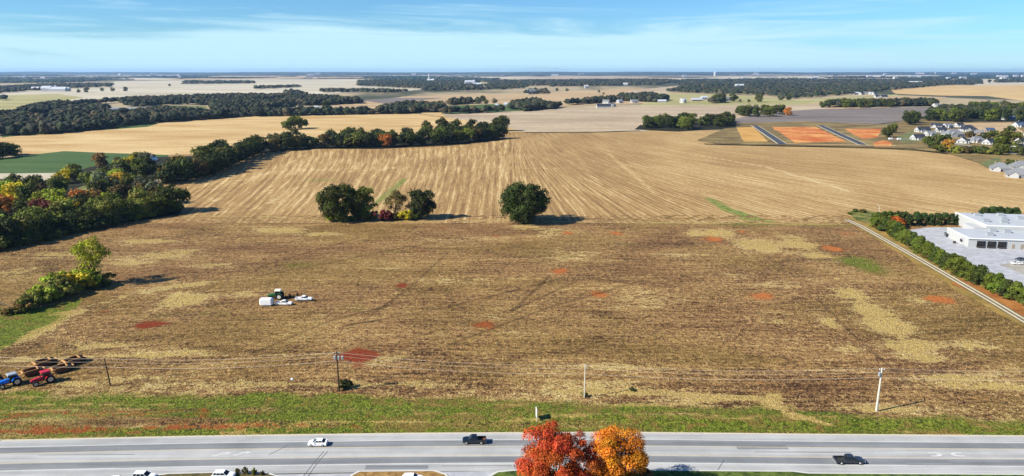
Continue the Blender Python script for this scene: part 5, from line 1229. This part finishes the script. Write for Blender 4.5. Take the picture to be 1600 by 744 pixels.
# low blue ridges on the horizon
def ridge(name, D, amp, seed, x0, x1):
    xs = np.linspace(x0, x1, 160); V = []
    for x in xs:
        h = amp * (.35 + .9 * float(fbm(np.array(x * .0003 + seed), np.array(seed * 1.), 4)))
        V += [(x, D - 500, -.05), (x, D, h * .75), (x, D + 300, h), (x, D + 1500, -.05)]
    Fq = [(4 * i + j, 4 * i + j + 1, 4 * i + j + 5, 4 * i + j + 4) for i in range(len(xs) - 1) for j in range(3)]
    m = NT('wooded_hill'); n = m.noise(m.coord(), .004, 5, .6); m.out(m.mix(m.step(n, .4, .6), lin('#2c3a2c'), lin('#4a5440')))
    tag(place(name, np_mesh(name, V, [f[::-1] for f in Fq], m.m)), kind='structure')
ridge('hills', 19000, 52, 3.3, -18000, 4000); ridge('hills', 22500, 92, 8.1, -21000, 21000)

# warehouse
fx, fy = G(1512, 387)
e = empty('warehouse', (fx, fy, .26), math.radians(-9)); tag(e, 'long low white warehouse with three dark loading docks', 'warehouse')
M['roof_mem'] = simple('white_roof_membrane', '#a3a7ab', .7, var=.16, sc=.12)
ang = math.radians(-14)
def wallbox(name, x0, x1, y0, y1, z0, z1, mat, parent=e): return MB().box(x0, x1, y0, y1, z0, z1).obj(name, M[mat], parent)
wallbox('wall', 0, 120, 0, 24, 0, 4.3, 'siding'); wallbox('roof', .35, 119.6, .35, 23.9, 4.3, 4.42, 'roof_mem')
for b in ((0, .34, 0, 24), (.341, 120, 0, .34)): wallbox('parapet', *b, 4.305, 4.75, 'white')
wallbox('fascia', -.12, 120, -.14, -.003, 3.85, 4.3, 'door')
wallbox('rear_block', 19, 120, 24.1, 60, 0, 6.2, 'siding'); wallbox('rear_roof', 19.3, 119.8, 24.4, 59.8, 6.2, 6.32, 'roof_mem')
for b in ((19, 19.29, 24.1, 60), (19.3, 120, 24.1, 24.38)): wallbox('parapet', *b, 6.2, 6.65, 'white')
wallbox('rear_stair_block', 13, 18.9, 24.1, 36, 0, 5.1, 'siding')
for i, x0 in enumerate((4.0, 8.8, 13.6)):
    wallbox('dock_opening', x0, x0 + 3.4, -.12, -.01, .1, 3.4, 'black')
    for s in (-.15, 3.4): wallbox('dock_seal', x0 + s, x0 + s + .14, -.4, -.121, .1, 3.5, 'tyre')
    wallbox('dock_leveller', x0 + .2, x0 + 3.2, -1.4, -.41, 0, .9, 'steel')
for x0 in (20, 24, 27.5): wallbox('door', x0, x0 + 1.2, -.1, -.006, 0, 2.3, 'brick')
wallbox('window', -.1, -.006, 6, 8.6, 1.0, 2.4, 'glass')
for x0 in range(31, 60, 4): wallbox('window', x0, x0 + 2.6, -.1, -.008, 1.0, 2.9, 'glass')
for (a, b) in ((12, 8), (24, 16), (36, 10), (30, 32), (44, 44), (60, 36), (25, 50), (38, 52), (18, 18), (48, 18), (22, 34), (50, 28), (34, 40)):
    zb = 4.43 if b < 24 else 6.33; wallbox('roof_unit', a, a + 3.2, b, b + 2.4, zb, zb + 1.5, 'galv')
def misc_box(name, px, py, parts, label, cat, rz=0.0, z=.28):
    x, y = G(px, py); e2 = empty(name, (x, y, z), rz); tag(e2, label, cat)
    for nm, mt, bx in parts: MB().box(*bx).obj(nm, M[mt], e2)
    return e2
misc_box('dumpster', 1480, 370, [('body', 'charcoal', (-2.2, 2.2, -1.1, 1.1, .15, 1.6, -.15, 0)), ('lid', 'steel', (-2.3, 2.3, -1.1, 1.1, 1.605, 1.72)), ('skid', 'steel', (-2, 2, -.9, .9, 0, .15))], 'dark dumpster beside the side wall of the warehouse', 'dumpster', 1.2)
misc_box('pallet_stack', 1491, 381, [('pallet', 'rust', (-.6, .6, -.5, .5, 0, .15)), ('pallet', 'rust', (-.55, .65, -.5, .5, .16, .31)), ('crate', 'steel', (-.5, .5, -.45, .45, .32, 1.1))], 'small dark pallet stack in the yard left of the lamp post', 'pallets')
sedan(1566, 387.5, 1, 'black', 'black car parked right of the third loading dock', L=4.8, z=.27)
for i, (px, c) in enumerate(((1580, 'brick'), (1587, 'rust'))):
    misc_box('storage_rack', px, 385, [('frame', 'steel', (-1.3, 1.3, -.5, .5, .0, .2)), ('load', c, (-1.2, 1.2, -.45, .45, .21, 1.7)), ('frame', 'steel', (-1.3, 1.3, -.5, .5, 1.71, 1.85))], 'pinkish storage rack right of the black car' if i == 0 else 'rust-brown storage rack right of the pinkish one', 'rack')
# chain-link fence: posts, rails and mesh wires
def fence(a, b, label, n):
    (x1, y1), (x2, y2) = G(*a), G(*b); L = math.hypot(x2 - x1, y2 - y1); e2 = empty('chain_link_fence', (x1, y1, .27), math.atan2(y2 - y1, x2 - x1)); tag(e2, label, 'fence')
    for i in range(n): MB().tube([(L * i / (n - 1), 0, 0), (L * i / (n - 1), 0, 2.3)], .05, 6).obj('post', M['galv'], e2)
    MB().tube([(0, 0, 2.25), (L, 0, 2.25)], .035, 5).tube([(0, 0, .1), (L, 0, .1)], .03, 5).obj('rail', M['galv'], e2)
    m = MB(); k = int(L / .5)
    for i in range(k):
        m.tube([(i * .5, 0, .1), (min(L, i * .5 + 1.1), 0, 2.25)], .008, 3, False); m.tube([(i * .5, 0, 2.25), (min(L, i * .5 + 1.1), 0, .1)], .008, 3, False)
    m.obj('wire_mesh', M['galv'], e2)
fence((1562, 416), (1640, 404), 'chain-link fence along the back of the gravel yard', 9); fence((1562, 416), (1650, 446), 'chain-link fence along the front of the gravel yard', 10)
sedan(1594, 407, -1, 'charcoal', 'dark car parked inside the fenced gravel yard', L=4.8, z=.28); sedan(1588, 413, -1, 'white', 'white car parked in front of the dark one in the gravel yard', L=4.7, z=.28)
# parked vehicles near the left farmyard
for px, py, pt, lab in ((235, 288, 'white', 'white car at the field edge below the farmyard trees'), (247, 284, 'white', 'white car right of the other one below the farmyard trees'), (222, 271, 'rim', 'silver car half hidden by the farmyard trees')):
    sedan(px, py, 1, pt, lab, L=5.0, z=.12)

# ------------------------------------------------------------ air
hz = NT('air'); hz.n.remove(hz.b)
pv = hz.n.new('ShaderNodeVolumePrincipled'); pv.inputs['Color'].default_value = (.38, .62, 1.0, 1); pv.inputs['Density'].default_value = 2.8e-5; pv.inputs['Anisotropy'].default_value = .2
hz.l.new(pv.outputs[0], hz.n['Material Output'].inputs['Volume'])
o = MB().box(-30500, 30500, -4500, 27500, -1.2, 165).obj('haze', hz.m); o['kind'] = 'stuff'
print('individual trees', NTREE[0], 'objects', len(S.objects), 'tris', sum(len(m.polygons) for m in bpy.data.meshes))
